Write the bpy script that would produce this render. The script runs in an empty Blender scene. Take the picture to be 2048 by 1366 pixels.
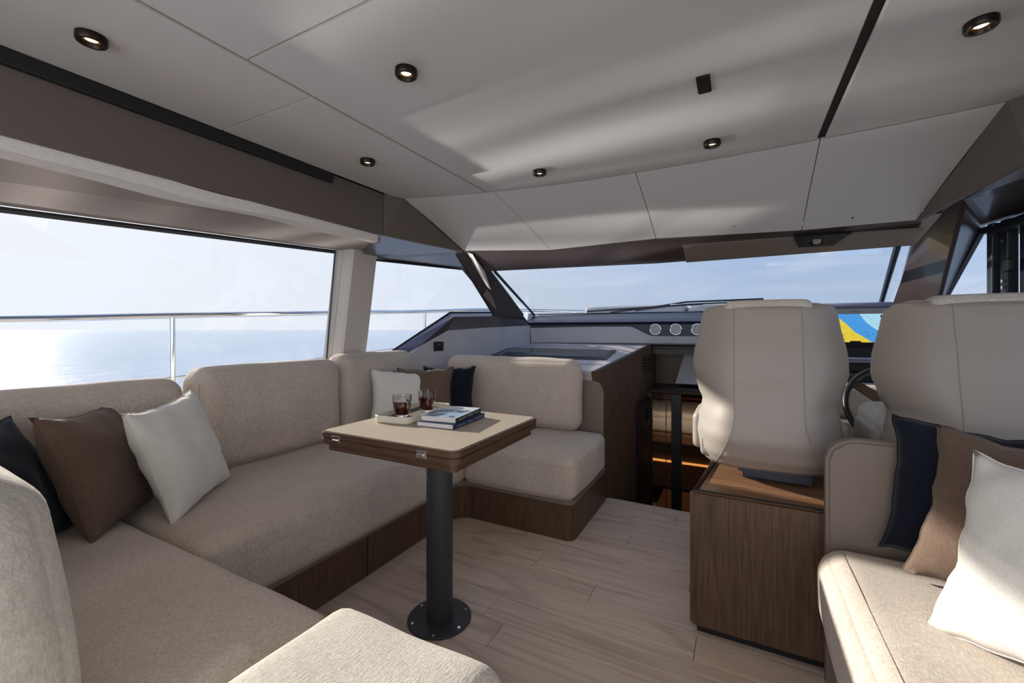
import bpy, bmesh, math, random
from mathutils import Vector, Matrix, Euler, noise
R = math.radians
random.seed(7)
SC = bpy.context.scene
COL = SC.collection

# ------------------------------------------------------------------ camera
cam_d = bpy.data.cameras.new('camera')
cam = bpy.data.objects.new('camera', cam_d)
COL.objects.link(cam)
cam.location = (0, 0, 1.2)
cam.rotation_euler = (R(90), 0, R(27.8))
cam_d.sensor_width = 36
cam_d.lens = 36 * 858 / 2048
cam_d.shift_y = -23 / 2048
cam_d.clip_start = 0.02
cam_d.clip_end = 20000
SC.camera = cam

# ------------------------------------------------------------------ view
SC.view_settings.view_transform = 'Standard'
SC.view_settings.look = 'None'
SC.view_settings.gamma = 1
SC.view_settings.use_curve_mapping = False
SC.view_settings.exposure = 0.0

# ------------------------------------------------------------------ sky
def nd(nt, t, **kw):
    n = nt.nodes.new(t)
    for k, v in kw.items():
        if k.startswith('i_'):
            n.inputs[k[2:].replace('_', ' ')].default_value = v
        else:
            setattr(n, k, v)
    return n
def ramp(nt, pts):
    n = nt.nodes.new('ShaderNodeValToRGB')
    el = n.color_ramp.elements
    while len(el) < len(pts): el.new(0.5)
    for e, (p, c) in zip(el, pts):
        e.position = p; e.color = (c[0], c[1], c[2], 1)
    return n
def lin(r, g, b):
    f = lambda v: (v/255/12.92) if v <= 10 else ((v/255+0.055)/1.055)**2.4
    return (f(r), f(g), f(b), 1)

W = bpy.data.worlds.new('sky'); SC.world = W; W.use_nodes = True
nt = W.node_tree; nt.nodes.clear()
SUN_TO = Vector((-1, 0.155, 0.353)).normalized()
tc = nd(nt, 'ShaderNodeTexCoord')
sep = nd(nt, 'ShaderNodeSeparateXYZ'); nt.links.new(tc.outputs['Generated'], sep.inputs[0])
rp = ramp(nt, [(0.0, lin(208, 220, 238)), (0.06, lin(196, 214, 240)), (0.2, lin(172, 198, 236)), (0.45, lin(150, 182, 228)), (1.0, lin(95, 135, 200))])
nt.links.new(sep.outputs['Z'], rp.inputs[0])
dot = nd(nt, 'ShaderNodeVectorMath', operation='DOT_PRODUCT'); dot.inputs[1].default_value = SUN_TO
nt.links.new(tc.outputs['Generated'], dot.inputs[0])
mr = nd(nt, 'ShaderNodeMapRange'); mr.inputs['From Min'].default_value = 0.15; mr.inputs['From Max'].default_value = 1.0
nt.links.new(dot.outputs['Value'], mr.inputs[0])
pw = nd(nt, 'ShaderNodeMath', operation='POWER'); pw.inputs[1].default_value = 1.3
nt.links.new(mr.outputs[0], pw.inputs[0])
mp = nd(nt, 'ShaderNodeMapping'); mp.inputs['Scale'].default_value = (1.6, 1.6, 9.0); mp.inputs['Rotation'].default_value = (0.12, 0.1, 0.4)
nt.links.new(tc.outputs['Generated'], mp.inputs[0])
nz = nd(nt, 'ShaderNodeTexNoise'); nz.inputs['Scale'].default_value = 2.2; nz.inputs['Detail'].default_value = 6; nz.inputs['Distortion'].default_value = 0.8
nt.links.new(mp.outputs[0], nz.inputs[0])
cr = ramp(nt, [(0.48, (0, 0, 0)), (0.78, (0.5, 0.5, 0.5))]); nt.links.new(nz.outputs[0], cr.inputs[0])
mx = nd(nt, 'ShaderNodeMixRGB'); mx.inputs[2].default_value = lin(232, 238, 248)
nt.links.new(cr.outputs[0], mx.inputs[0]); nt.links.new(rp.outputs[0], mx.inputs[1])
mx2 = nd(nt, 'ShaderNodeMixRGB'); mx2.inputs[2].default_value = (0.98, 0.99, 1.02, 1)
nt.links.new(pw.outputs[0], mx2.inputs[0]); nt.links.new(mx.outputs[0], mx2.inputs[1])
bg = nd(nt, 'ShaderNodeBackground'); bg.inputs['Strength'].default_value = 1.0
nt.links.new(mx2.outputs[0], bg.inputs[0])
wo = nd(nt, 'ShaderNodeOutputWorld'); nt.links.new(bg.outputs[0], wo.inputs[0])

# ------------------------------------------------------------------ sun, fill lamps and glint
def light(name, typ, loc, energy, color=(1, 1, 1), aim=None, **kw):
    d = bpy.data.lights.new(name, typ); d.energy = energy; d.color = color
    for k, v in kw.items(): setattr(d, k, v)
    o = bpy.data.objects.new(name, d); COL.objects.link(o); o.location = loc
    if aim is not None:
        o.rotation_euler = (Vector(aim) - Vector(loc)).to_track_quat('-Z', 'Y').to_euler()
    return o
sun = light('sun', 'SUN', (-20, 2, 8), 7.8, (1.0, 0.93, 0.83), angle=R(1.2))
sun.rotation_euler = (-SUN_TO).to_track_quat('-Z', 'Y').to_euler()
# added fill lamps at the aft opening behind the camera and to starboard
light('cockpit_fill', 'AREA', (-0.5, -1.5, 1.15), 29, (1.0, 0.97, 0.95), aim=(-0.6, 2.5, 0.95), shape='RECTANGLE', size=3.2, size_y=1.6)
light('starboard_fill', 'AREA', (1.75, 0.2, 1.4), 7, (0.92, 0.96, 1.0), aim=(-0.8, 1.4, 0.9), shape='RECTANGLE', size=2.6, size_y=0.8)
# sun glitter reflected up from the waves beside the hull (rippled in bearing)
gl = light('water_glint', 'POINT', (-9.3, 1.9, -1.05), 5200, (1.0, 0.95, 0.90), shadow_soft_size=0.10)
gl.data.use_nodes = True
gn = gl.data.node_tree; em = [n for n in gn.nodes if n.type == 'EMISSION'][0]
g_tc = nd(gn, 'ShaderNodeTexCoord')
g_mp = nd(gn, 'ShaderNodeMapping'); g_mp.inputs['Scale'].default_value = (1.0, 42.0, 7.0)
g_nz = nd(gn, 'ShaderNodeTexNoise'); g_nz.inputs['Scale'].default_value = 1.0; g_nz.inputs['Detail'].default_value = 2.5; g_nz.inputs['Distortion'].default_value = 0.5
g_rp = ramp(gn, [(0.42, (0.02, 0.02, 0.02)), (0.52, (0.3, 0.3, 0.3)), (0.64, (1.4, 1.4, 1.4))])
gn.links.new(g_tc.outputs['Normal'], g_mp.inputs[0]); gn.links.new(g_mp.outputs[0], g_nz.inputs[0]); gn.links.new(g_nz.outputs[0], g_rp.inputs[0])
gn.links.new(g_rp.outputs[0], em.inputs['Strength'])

# ------------------------------------------------------------------ materials
def mat(name):
    m = bpy.data.materials.new(name); m.use_nodes = True
    return m, m.node_tree, m.node_tree.nodes['Principled BSDF']
def plain(name, col, rough=0.5, metal=0.0, spec=0.5, coat=0.0, bump=0.0, bscale=300, emis=None, estr=1.0):
    m, nt, b = mat(name)
    b.inputs['Base Color'].default_value = col; b.inputs['Roughness'].default_value = rough
    b.inputs['Metallic'].default_value = metal; b.inputs['Specular IOR Level'].default_value = spec
    b.inputs['Coat Weight'].default_value = coat
    if emis:
        b.inputs['Emission Color'].default_value = emis; b.inputs['Emission Strength'].default_value = estr
    if bump:
        t = nd(nt, 'ShaderNodeTexCoord'); n = nd(nt, 'ShaderNodeTexNoise'); n.inputs['Scale'].default_value = bscale; n.inputs['Detail'].default_value = 3
        bm_ = nd(nt, 'ShaderNodeBump'); bm_.inputs['Strength'].default_value = bump; bm_.inputs['Distance'].default_value = 0.002
        nt.links.new(t.outputs['Object'], n.inputs[0]); nt.links.new(n.outputs[0], bm_.inputs['Height']); nt.links.new(bm_.outputs[0], b.inputs['Normal'])
    return m
def fabric(name, c1, c2, scale=260, bump=0.6, rough=0.95, sheen=0.3, blotch=0.25, dist=0.0015):
    m, nt, b = mat(name)
    t = nd(nt, 'ShaderNodeTexCoord')
    n = nd(nt, 'ShaderNodeTexNoise'); n.inputs['Scale'].default_value = scale; n.inputs['Detail'].default_value = 4; n.inputs['Roughness'].default_value = 0.65
    mp = nd(nt, 'ShaderNodeMapping'); mp.inputs['Scale'].default_value = (1, 1, 0.45)
    nt.links.new(t.outputs['Object'], mp.inputs[0]); nt.links.new(mp.outputs[0], n.inputs[0])
    # warp and weft: two noises stretched across each other
    wv = []
    for sc3 in ((0.22, 1.0, 1.0), (1.0, 0.22, 0.22)):
        mm = nd(nt, 'ShaderNodeMapping'); mm.inputs['Scale'].default_value = sc3
        nn_ = nd(nt, 'ShaderNodeTexNoise'); nn_.inputs['Scale'].default_value = scale*1.5; nn_.inputs['Detail'].default_value = 2
        nt.links.new(t.outputs['Object'], mm.inputs[0]); nt.links.new(mm.outputs[0], nn_.inputs[0]); wv.append(nn_)
    av = nd(nt, 'ShaderNodeMath', operation='ADD'); nt.links.new(wv[0].outputs[0], av.inputs[0]); nt.links.new(wv[1].outputs[0], av.inputs[1])
    a2 = nd(nt, 'ShaderNodeMath', operation='ADD'); nt.links.new(av.outputs[0], a2.inputs[0]); nt.links.new(n.outputs[0], a2.inputs[1])
    dv = nd(nt, 'ShaderNodeMath', operation='DIVIDE'); dv.inputs[1].default_value = 3.0; nt.links.new(a2.outputs[0], dv.inputs[0])
    r = ramp(nt, [(0.38, c1), (0.62, c2)]); nt.links.new(dv.outputs[0], r.inputs[0])
    n2 = nd(nt, 'ShaderNodeTexNoise'); n2.inputs['Scale'].default_value = 7; n2.inputs['Detail'].default_value = 5
    nt.links.new(t.outputs['Object'], n2.inputs[0])
    mx = nd(nt, 'ShaderNodeMixRGB', blend_type='MULTIPLY'); mx.inputs[0].default_value = blotch
    nt.links.new(r.outputs[0], mx.inputs[1]); nt.links.new(n2.outputs[0], mx.inputs[2])
    nt.links.new(mx.outputs[0], b.inputs['Base Color'])
    b.inputs['Roughness'].default_value = rough; b.inputs['Specular IOR Level'].default_value = 0.15
    b.inputs['Sheen Weight'].default_value = sheen*0.4; b.inputs['Sheen Roughness'].default_value = 0.5
    bp = nd(nt, 'ShaderNodeBump'); bp.inputs['Strength'].default_value = bump; bp.inputs['Distance'].default_value = dist
    nt.links.new(dv.outputs[0], bp.inputs['Height']); nt.links.new(bp.outputs[0], b.inputs['Normal'])
    return m
def wood(name, c1, c2, c3, grain='Z', fine=90.0, rough=0.42, rings=9.0, vary=0.0, bump=0.15, spec=0.4):
    """streaked grain running along one axis, with slow cathedral figure"""
    m, nt, b = mat(name)
    t = nd(nt, 'ShaderNodeTexCoord')
    sc = {'Z': (1, 1, 0.035), 'Y': (1, 0.035, 1), 'X': (0.035, 1, 1)}[grain]
    sc2 = {'Z': (1, 1, 0.16), 'Y': (1, 0.16, 1), 'X': (0.16, 1, 1)}[grain]
    src = t.outputs['Object']
    oi = nd(nt, 'ShaderNodeObjectInfo')
    if vary:
        ad = nd(nt, 'ShaderNodeVectorMath', operation='ADD'); ml = nd(nt, 'ShaderNodeMath', operation='MULTIPLY'); ml.inputs[1].default_value = 31.0
        nt.links.new(oi.outputs['Random'], ml.inputs[0]); nt.links.new(ml.outputs[0], ad.inputs[1]); nt.links.new(src, ad.inputs[0]); src = ad.outputs[0]
    m1 = nd(nt, 'ShaderNodeMapping'); m1.inputs['Scale'].default_value = sc
    n1 = nd(nt, 'ShaderNodeTexNoise'); n1.inputs['Scale'].default_value = fine; n1.inputs['Detail'].default_value = 5; n1.inputs['Roughness'].default_value = 0.7
    nt.links.new(src, m1.inputs[0]); nt.links.new(m1.outputs[0], n1.inputs[0])
    m2 = nd(nt, 'ShaderNodeMapping'); m2.inputs['Scale'].default_value = sc2
    n2 = nd(nt, 'ShaderNodeTexNoise'); n2.inputs['Scale'].default_value = 3.2; n2.inputs['Detail'].default_value = 1.5
    nt.links.new(src, m2.inputs[0]); nt.links.new(m2.outputs[0], n2.inputs[0])
    mu = nd(nt, 'ShaderNodeMath', operation='MULTIPLY'); mu.inputs[1].default_value = rings; nt.links.new(n2.outputs[0], mu.inputs[0])
    fr = nd(nt, 'ShaderNodeMath', operation='FRACT'); nt.links.new(mu.outputs[0], fr.inputs[0])
    r1 = ramp(nt, [(0.32, c1), (0.5, c2), (0.7, c3)]); nt.links.new(n1.outputs[0], r1.inputs[0])
    r2 = ramp(nt, [(0.0, (0.72, 0.70, 0.68)), (0.10, (1, 1, 1)), (0.85, (0.96, 0.96, 0.96)), (1.0, (0.72, 0.70, 0.68))]); nt.links.new(fr.outputs[0], r2.inputs[0])
    mx = nd(nt, 'ShaderNodeMixRGB', blend_type='MULTIPLY'); mx.inputs[0].default_value = 0.8
    nt.links.new(r1.outputs[0], mx.inputs[1]); nt.links.new(r2.outputs[0], mx.inputs[2])
    out = mx.outputs[0]
    if vary:
        hs = nd(nt, 'ShaderNodeHueSaturation'); mr = nd(nt, 'ShaderNodeMapRange'); mr.inputs['To Min'].default_value = 1 - vary; mr.inputs['To Max'].default_value = 1 + vary
        nt.links.new(oi.outputs['Random'], mr.inputs[0]); nt.links.new(mr.outputs[0], hs.inputs['Value']); nt.links.new(out, hs.inputs['Color']); out = hs.outputs[0]
    nt.links.new(out, b.inputs['Base Color'])
    b.inputs['Roughness'].default_value = rough; b.inputs['Specular IOR Level'].default_value = spec
    bp = nd(nt, 'ShaderNodeBump'); bp.inputs['Strength'].default_value = bump; bp.inputs['Distance'].default_value = 0.001
    nt.links.new(n1.outputs[0], bp.inputs['Height']); nt.links.new(bp.outputs[0], b.inputs['Normal'])
    return m
def glassy(name, tint=(1, 1, 1, 1), f=0.06, rough=0.0):
    m = bpy.data.materials.new(name); m.use_nodes = True; nt = m.node_tree; nt.nodes.clear()
    tr = nd(nt, 'ShaderNodeBsdfTransparent'); tr.inputs[0].default_value = tint
    g = nd(nt, 'ShaderNodeBsdfGlossy'); g.inputs['Roughness'].default_value = rough
    lw = nd(nt, 'ShaderNodeLayerWeight'); lw.inputs[0].default_value = 0.5
    pw_ = nd(nt, 'ShaderNodeMath', operation='POWER'); pw_.inputs[1].default_value = 5.0
    fr = nd(nt, 'ShaderNodeMapRange'); fr.inputs['To Min'].default_value = f*0.5; fr.inputs['To Max'].default_value = 0.45
    nt.links.new(lw.outputs['Facing'], pw_.inputs[0]); nt.links.new(pw_.outputs[0], fr.inputs[0])
    mx = nd(nt, 'ShaderNodeMixShader'); o = nd(nt, 'ShaderNodeOutputMaterial')
    nt.links.new(fr.outputs[0], mx.inputs[0]); nt.links.new(tr.outputs[0], mx.inputs[1]); nt.links.new(g.outputs[0], mx.inputs[2]); nt.links.new(mx.outputs[0], o.inputs[0])
    return m

M = {}
M['soffit'] = plain('soffit_leather', lin(140, 130, 122), 0.9, spec=0.0)
M['ceiling'] = plain('ceiling_leather', lin(190, 186, 182), 0.55, bump=0.08, bscale=500)
M['ceiling_gap'] = plain('ceiling_groove', lin(38, 36, 35), 0.7)
M['pelmet'] = plain('pelmet_leather', lin(98, 88, 80), 0.55, bump=0.1, bscale=400)
M['taupe'] = plain('taupe_leather', lin(126, 113, 102), 0.5, bump=0.15, bscale=500)
M['shell'] = plain('seat_leather', lin(160, 150, 140), 0.48, bump=0.12, bscale=420)
M['seam'] = plain('seam_thread', lin(150, 140, 130), 0.8)
M['linen'] = fabric('linen', lin(190, 175, 160)[:3], lin(226, 213, 199)[:3], 230, 1.0)
M['boucle'] = fabric('boucle', lin(196, 187, 174)[:3], lin(226, 218, 206)[:3], 170, 1.0, dist=0.003)
M['suede'] = fabric('suede', lin(190, 183, 172)[:3], lin(214, 207, 197)[:3], 120, 0.3)
M['white_pillow'] = fabric('white_cotton', lin(222, 217, 207)[:3], lin(238, 234, 226)[:3], 420, 0.25, blotch=0.08)
M['brown_pillow'] = fabric('brown_cotton', lin(98, 80, 68)[:3], lin(124, 103, 88)[:3], 420, 0.35, blotch=0.15)
M['navy_pillow'] = fabric('navy_cotton', lin(17, 21, 31)[:3], lin(27, 32, 46)[:3], 420, 0.3, blotch=0.1)
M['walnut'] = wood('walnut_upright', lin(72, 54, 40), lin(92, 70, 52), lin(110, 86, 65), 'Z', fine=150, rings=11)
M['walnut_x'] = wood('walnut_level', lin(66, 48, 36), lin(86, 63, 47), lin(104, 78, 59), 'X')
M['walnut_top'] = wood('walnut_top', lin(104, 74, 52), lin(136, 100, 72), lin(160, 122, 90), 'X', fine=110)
M['oak'] = wood('washed_oak', lin(190, 168, 150), lin(211, 191, 173), lin(223, 206, 190), 'X', fine=60, rough=0.5, rings=7, vary=0.05, bump=0.1, spec=0.35)
M['black'] = plain('black_trim', lin(22, 23, 26), 0.4)
M['black_frame'] = plain('black_window_frame', lin(30, 36, 44), 0.35)
M['pole'] = plain('anthracite_powder_coat', lin(56, 57, 60), 0.45)
M['chrome'] = plain('polished_steel', (0.8, 0.8, 0.8, 1), 0.12, metal=1.0)
M['dash_gloss'] = plain('plum_lacquer', lin(74, 64, 63), 0.30, coat=0.15)
M['dash'] = plain('dark_blue_grey_leather', lin(46, 50, 64), 0.42, bump=0.1)
M['dash_fabric'] = fabric('grey_wool', lin(182, 178, 180)[:3], lin(206, 202, 204)[:3], 320, 0.3, sheen=0.1)
M['coaming'] = plain('coaming_sky_tint', lin(112, 116, 144), 0.3, coat=0.3)  # blue of the reflected sky is put into the base colour
M['worktop'] = plain('pale_worktop', lin(178, 172, 168), 0.3)
M['dark_glass'] = plain('black_glass', lin(20, 21, 26), 0.08, coat=0.5)
M['white_frame'] = plain('white_window_surround', lin(205, 196, 187), 0.55)
M['blind'] = fabric('pleated_paper', lin(214, 208, 202)[:3], lin(228, 222, 216)[:3], 200, 0.1, blotch=0.05)
M['gelcoat'] = plain('white_gelcoat', lin(225, 225, 224), 0.3)
M['deck_pad'] = plain('grey_sunpad', lin(176, 176, 178), 0.8)
M['table_leather'] = plain('table_inlay_leather', lin(170, 156, 138), 0.5, bump=0.1)
M['tray'] = plain('cream_tray', lin(222, 214, 196), 0.5)
M['tray_felt'] = plain('tray_felt', lin(96, 84, 70), 0.9)
M['paper'] = plain('page_edges', lin(228, 226, 220), 0.8)
M['bronze'] = plain('dark_bronze', lin(46, 38, 33), 0.3, metal=0.8)
M['lamp_on'] = plain('warm_led', (1, 0.8, 0.5, 1), 0.5, emis=(1.0, 0.62, 0.28, 1), estr=6.0)
M['led_strip'] = plain('amber_led_strip', (1, 0.6, 0.2, 1), 0.5, emis=(1.0, 0.45, 0.12, 1), estr=1.6)
M['hull_dark'] = plain('lower_cabin_lining', lin(52, 42, 35), 0.6)
M['bed_white'] = plain('bed_linen_white', lin(215, 212, 208), 0.9)
M['copper'] = plain('copper_velvet', lin(120, 76, 50), 0.6)
M['glass'] = glassy('window_glass', (0.97, 0.985, 1.0, 1), 0.05)
M['door_glass'] = glassy('smoked_glass', (0.66, 0.62, 0.57, 1), 0.04)
mg, ntg, bgp = mat('tumbler_glass'); bgp.inputs['Transmission Weight'].default_value = 1; bgp.inputs['Roughness'].default_value = 0; bgp.inputs['IOR'].default_value = 1.45; M['tumbler'] = mg
mw, ntw, bw = mat('red_drink'); bw.inputs['Base Color'].default_value = (0.17, 0.003, 0.006, 1); bw.inputs['Transmission Weight'].default_value = 0.75; bw.inputs['Roughness'].default_value = 0.02; bw.inputs['IOR'].default_value = 1.34; M['drink'] = mw
def water():
    m, nt, b = mat('sea_water')
    b.inputs['Base Color'].default_value = lin(150, 172, 196); b.inputs['Roughness'].default_value = 0.16; b.inputs['Specular IOR Level'].default_value = 0.6
    t = nd(nt, 'ShaderNodeTexCoord')
    mp = nd(nt, 'ShaderNodeMapping'); mp.inputs['Scale'].default_value = (0.5, 0.22, 1); mp.inputs['Rotation'].default_value = (0, 0, 0.3)
    n = nd(nt, 'ShaderNodeTexNoise'); n.inputs['Scale'].default_value = 2.0; n.inputs['Detail'].default_value = 8; n.inputs['Roughness'].default_value = 0.62
    nt.links.new(t.outputs['Object'], mp.inputs[0]); nt.links.new(mp.outputs[0], n.inputs[0])
    bp = nd(nt, 'ShaderNodeBump'); bp.inputs['Strength'].default_value = 0.55; bp.inputs['Distance'].default_value = 0.35
    nt.links.new(n.outputs[0], bp.inputs['Height']); nt.links.new(bp.outputs[0], b.inputs['Normal'])
    return m
M['sea'] = water()

# ------------------------------------------------------------------ helpers
def finish(o, label=None, cat=None, group=None, kind=None):
    if label: o['label'] = label
    if cat: o['category'] = cat
    if group: o['group'] = group
    if kind: o['kind'] = kind
    return o
def empty(name, loc, label=None, cat=None, group=None, kind=None, rot=(0, 0, 0)):
    o = bpy.data.objects.new(name, None); COL.objects.link(o); o.location = loc; o.rotation_euler = rot
    o.empty_display_size = 0.05
    return finish(o, label, cat, group, kind)
def root_matrix(o):
    m = Matrix.LocRotScale(o.location, o.rotation_euler, o.scale)
    return root_matrix(o.parent) @ m if o.parent else m
def link(name, bm, m, parent=None, smooth=False, world=True, autosmooth=None):
    """bm holds world coordinates unless world=False; parent gets it in its own frame"""
    if parent is not None and world:
        bm.transform(root_matrix(parent).inverted())
    me = bpy.data.meshes.new(name); bm.normal_update(); bm.to_mesh(me); bm.free()
    ms = m if isinstance(m, (list, tuple)) else [m]
    for x in ms: me.materials.append(M[x] if isinstance(x, str) else x)
    if smooth:
        me.polygons.foreach_set('use_smooth', [True]*len(me.polygons))
        if autosmooth: me.set_sharp_from_angle(angle=R(autosmooth))
    o = bpy.data.objects.new(name, me); COL.objects.link(o)
    if parent is not None: o.parent = parent
    return o
def poly_bm(pts, thick, n=None):
    """flat polygon extruded by thick along n (default: its normal)"""
    bm = bmesh.new(); vs = [bm.verts.new(p) for p in pts]; f = bm.faces.new(vs); bm.normal_update()
    n = Vector(n) if n is not None else f.normal.copy()
    r = bmesh.ops.extrude_face_region(bm, geom=[f])
    for v in r['geom']:
        if isinstance(v, bmesh.types.BMVert): v.co += n*thick
    bmesh.ops.recalc_face_normals(bm, faces=bm.faces)
    return bm
def box_bm(lo, hi, bev=0.0, seg=2):
    bm = bmesh.new(); bmesh.ops.create_cube(bm, size=1)
    lo, hi = Vector(lo), Vector(hi); c = (lo+hi)/2; s = hi-lo
    for v in bm.verts: v.co = Vector((v.co.x*s.x, v.co.y*s.y, v.co.z*s.z)) + c
    if bev: bmesh.ops.bevel(bm, geom=list(bm.edges), offset=bev, segments=seg, affect='EDGES', profile=0.5)
    return bm
def vprism_bm(pts, z0, z1, bev=0.0, seg=2):
    """plan outline extruded upwards"""
    bm = poly_bm([(x, y, z0) for x, y in pts], z1-z0, (0, 0, 1))
    if bev: bmesh.ops.bevel(bm, geom=[e for e in bm.edges if abs(e.verts[0].co.z-e.verts[1].co.z) < 1e-6], offset=bev, segments=seg, affect='EDGES')
    return bm
def round_rect(x0, y0, x1, y1, r, n=6, corners=(1, 1, 1, 1)):
    out = []
    for k, (cx, cy, a) in enumerate([(x1-r, y1-r, 0), (x0+r, y1-r, 90), (x0+r, y0+r, 180), (x1-r, y0+r, 270)]):
        if corners[k]:
            for i in range(n+1):
                t = R(a+90*i/n); out.append((cx+r*math.cos(t), cy+r*math.sin(t)))
        else: out.append([(x1, y1), (x0, y1), (x0, y0), (x1, y0)][k])
    return out
def tube_bm(pts, r, seg=8, closed=False, bm=None, radii=None):
    bm = bm or bmesh.new(); pts = [Vector(p) for p in pts]; n = len(pts); rings = []
    up = Vector((0, 0, 1))
    for i, p in enumerate(pts):
        a = pts[(i-1) % n] if (closed or i > 0) else p; b = pts[(i+1) % n] if (closed or i < n-1) else p
        t = (b-a).normalized(); u = up if abs(t.dot(up)) < 0.95 else Vector((1, 0, 0))
        x = t.cross(u).normalized(); y = x.cross(t).normalized(); rr = radii[i] if radii else r
        rings.append([bm.verts.new(p+(x*math.cos(2*math.pi*k/seg)+y*math.sin(2*math.pi*k/seg))*rr) for k in range(seg)])
    for i in range(n if closed else n-1):
        A, B = rings[i], rings[(i+1) % n]
        for k in range(seg): bm.faces.new((A[k], A[(k+1) % seg], B[(k+1) % seg], B[k]))
    if not closed:
        bm.faces.new(rings[0][::-1]); bm.faces.new(rings[-1])
    bmesh.ops.recalc_face_normals(bm, faces=bm.faces)
    return bm
def lathe_bm(prof, seg=32, c=(0, 0, 0), closed_top=True, closed_bot=True):
    bm = bmesh.new(); rings = []
    for r, z in prof:
        rings.append([bm.verts.new((c[0]+r*math.cos(2*math.pi*k/seg), c[1]+r*math.sin(2*math.pi*k/seg), c[2]+z)) for k in range(seg)])
    for A, B in zip(rings, rings[1:]):
        for k in range(seg): bm.faces.new((A[k], A[(k+1) % seg], B[(k+1) % seg], B[k]))
    if closed_bot: bm.faces.new(rings[0][::-1])
    if closed_top: bm.faces.new(rings[-1])
    bmesh.ops.recalc_face_normals(bm, faces=bm.faces)
    return bm
def disc_bm(c, n, r, th, seg=32, bev=0.0):
    """round plate; base centre c, axis n"""
    prof = [(r, 0), (r, th)] if not bev else [(r, 0), (r, th-bev), (r-bev, th)]
    bm = lathe_bm(prof, seg)
    q = Vector(n).to_track_quat('Z', 'Y').to_matrix().to_4x4()
    bm.transform(Matrix.Translation(Vector(c)) @ q)
    return bm
def cushion_bm(lo, hi, r, puff=(0.0, 0.0, 0.02), n=22, warp=0.004, seed=0.0):
    """upholstered block: rounded edges, faces swelling by puff along x, y, z"""
    bm = bmesh.new(); bmesh.ops.create_cube(bm, size=2)
    bmesh.ops.subdivide_edges(bm, edges=list(bm.edges), cuts=n, use_grid_fill=True)
    lo, hi = Vector(lo), Vector(hi); c = (lo+hi)/2; h = (hi-lo)/2
    for v in bm.verts:
        u = v.co.copy()
        # push grid lines towards the edges so that the rounding is well sampled
        u = Vector([math.copysign(1-(1-abs(t))**1.7, t) for t in u])
        p = Vector((u.x*h.x, u.y*h.y, u.z*h.z))
        inner = Vector([max(-(h[i]-r), min(h[i]-r, p[i])) for i in range(3)])
        d = p-inner
        q = inner + d.normalized()*r if d.length > 1e-9 else p
        b = (1-u.x**2)**0.5 if abs(u.x) < 1 else 0; by = (1-u.y**2)**0.5 if abs(u.y) < 1 else 0; bz = (1-u.z**2)**0.5 if abs(u.z) < 1 else 0
        q.x += math.copysign(puff[0]*by*bz, u.x) if abs(u.x) > .3 else u.x/.3*puff[0]*by*bz
        q.y += math.copysign(puff[1]*b*bz, u.y) if abs(u.y) > .3 else u.y/.3*puff[1]*b*bz
        q.z += math.copysign(puff[2]*b*by, u.z) if abs(u.z) > .3 else u.z/.3*puff[2]*b*by
        w = noise.noise((q+c+Vector((seed, seed*2, 0)))*4.5)*warp
        v.co = q + d.normalized()*w + c if d.length > 1e-9 else q+c
    bmesh.ops.recalc_face_normals(bm, faces=bm.faces)
    return bm
def on_edge(p0, p1, n=14):
    return [Vector(p0).lerp(Vector(p1), i/n) for i in range(n+1)]
def struct(name, bm, m, parent=None, **kw):
    o = link(name, bm, m, parent, **kw)
    if parent is None: o['kind'] = 'structure'
    return o

# =================================================================== SEA AND OUTSIDE
bm = bmesh.new()
rings = [0.0, 30, 120, 500, 2500, 12000]
prev = None
for r in rings[1:]:
    vs = [bm.verts.new((r*math.cos(2*math.pi*k/48), r*math.sin(2*math.pi*k/48), -1.3)) for k in range(48)]
    if prev is None: bm.faces.new(vs)
    else:
        for k in range(48): bm.faces.new((prev[k], vs[k], vs[(k+1) % 48], prev[(k+1) % 48]))
    prev = vs
bmesh.ops.recalc_face_normals(bm, faces=bm.faces)
struct('sea', bm, 'sea')

bm = vprism_bm([(-3.25, -2.5), (-3.25, 1.6), (-3.15, 3.2), (-2.7, 4.6), (-2.1, 5.9), (-1.5, 6.6), (-1.5, 4.55), (-2.05, 4.55), (-2.35, 3.2), (-2.62, 2.0), (-2.62, -2.5)], 0.3, 0.42)
finish(link('side_deck', bm, 'gelcoat'), kind='structure')
bm = vprism_bm([(-2.0, 4.42), (-1.95, 5.6), (-1.4, 7.2), (0.4, 7.2), (1.0, 5.6), (1.05, 4.42)], 1.25, 1.36, 0.02)
finish(link('foredeck', bm, 'gelcoat'), kind='structure')
fp = empty('foredeck_sunpad', (-0.6, 5.6, 1.36), 'light grey sunpad on the foredeck seen through the windscreen', 'sunpad')
for i, (a, b_) in enumerate(((-1.62, -0.5), (-0.48, 0.62))):
    link('pad_section', cushion_bm((a, 4.9, 1.365), (b_, 6.5, 1.475), 0.045, (0, 0, 0.012), 8, 0.0), 'deck_pad', fp, smooth=True)

# guard rail outside the port windows
gr = empty('guard_rail', (-3.1, 1.37, 0.42), 'polished steel guard rail along the side deck outside the left windows', 'railing')
rail = [(-3.12, -2.5, 1.235), (-3.12, 0.0, 1.243), (-3.11, 0.65, 1.25), (-3.1, 1.37, 1.29), (-3.09, 2.2, 1.33), (-3.05, 3.0, 1.37), (-3.0, 3.67, 1.40), (-2.6, 4.38, 1.44), (-2.0, 5.67, 1.46), (-1.4, 6.6, 1.47), (-0.5, 7.0, 1.47), (0.6, 6.4, 1.47)]
def smooth_path(p, k=4):
    p = [Vector(v) for v in p]; out = []
    for i in range(len(p)-1):
        a, b, c, d = p[max(i-1, 0)], p[i], p[i+1], p[min(i+2, len(p)-1)]
        for j in range(k):
            t = j/k
            out.append(0.5*((2*b)+(-a+c)*t+(2*a-5*b+4*c-d)*t*t+(-a+3*b-3*c+d)*t**3))
    out.append(p[-1]); return out
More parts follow.
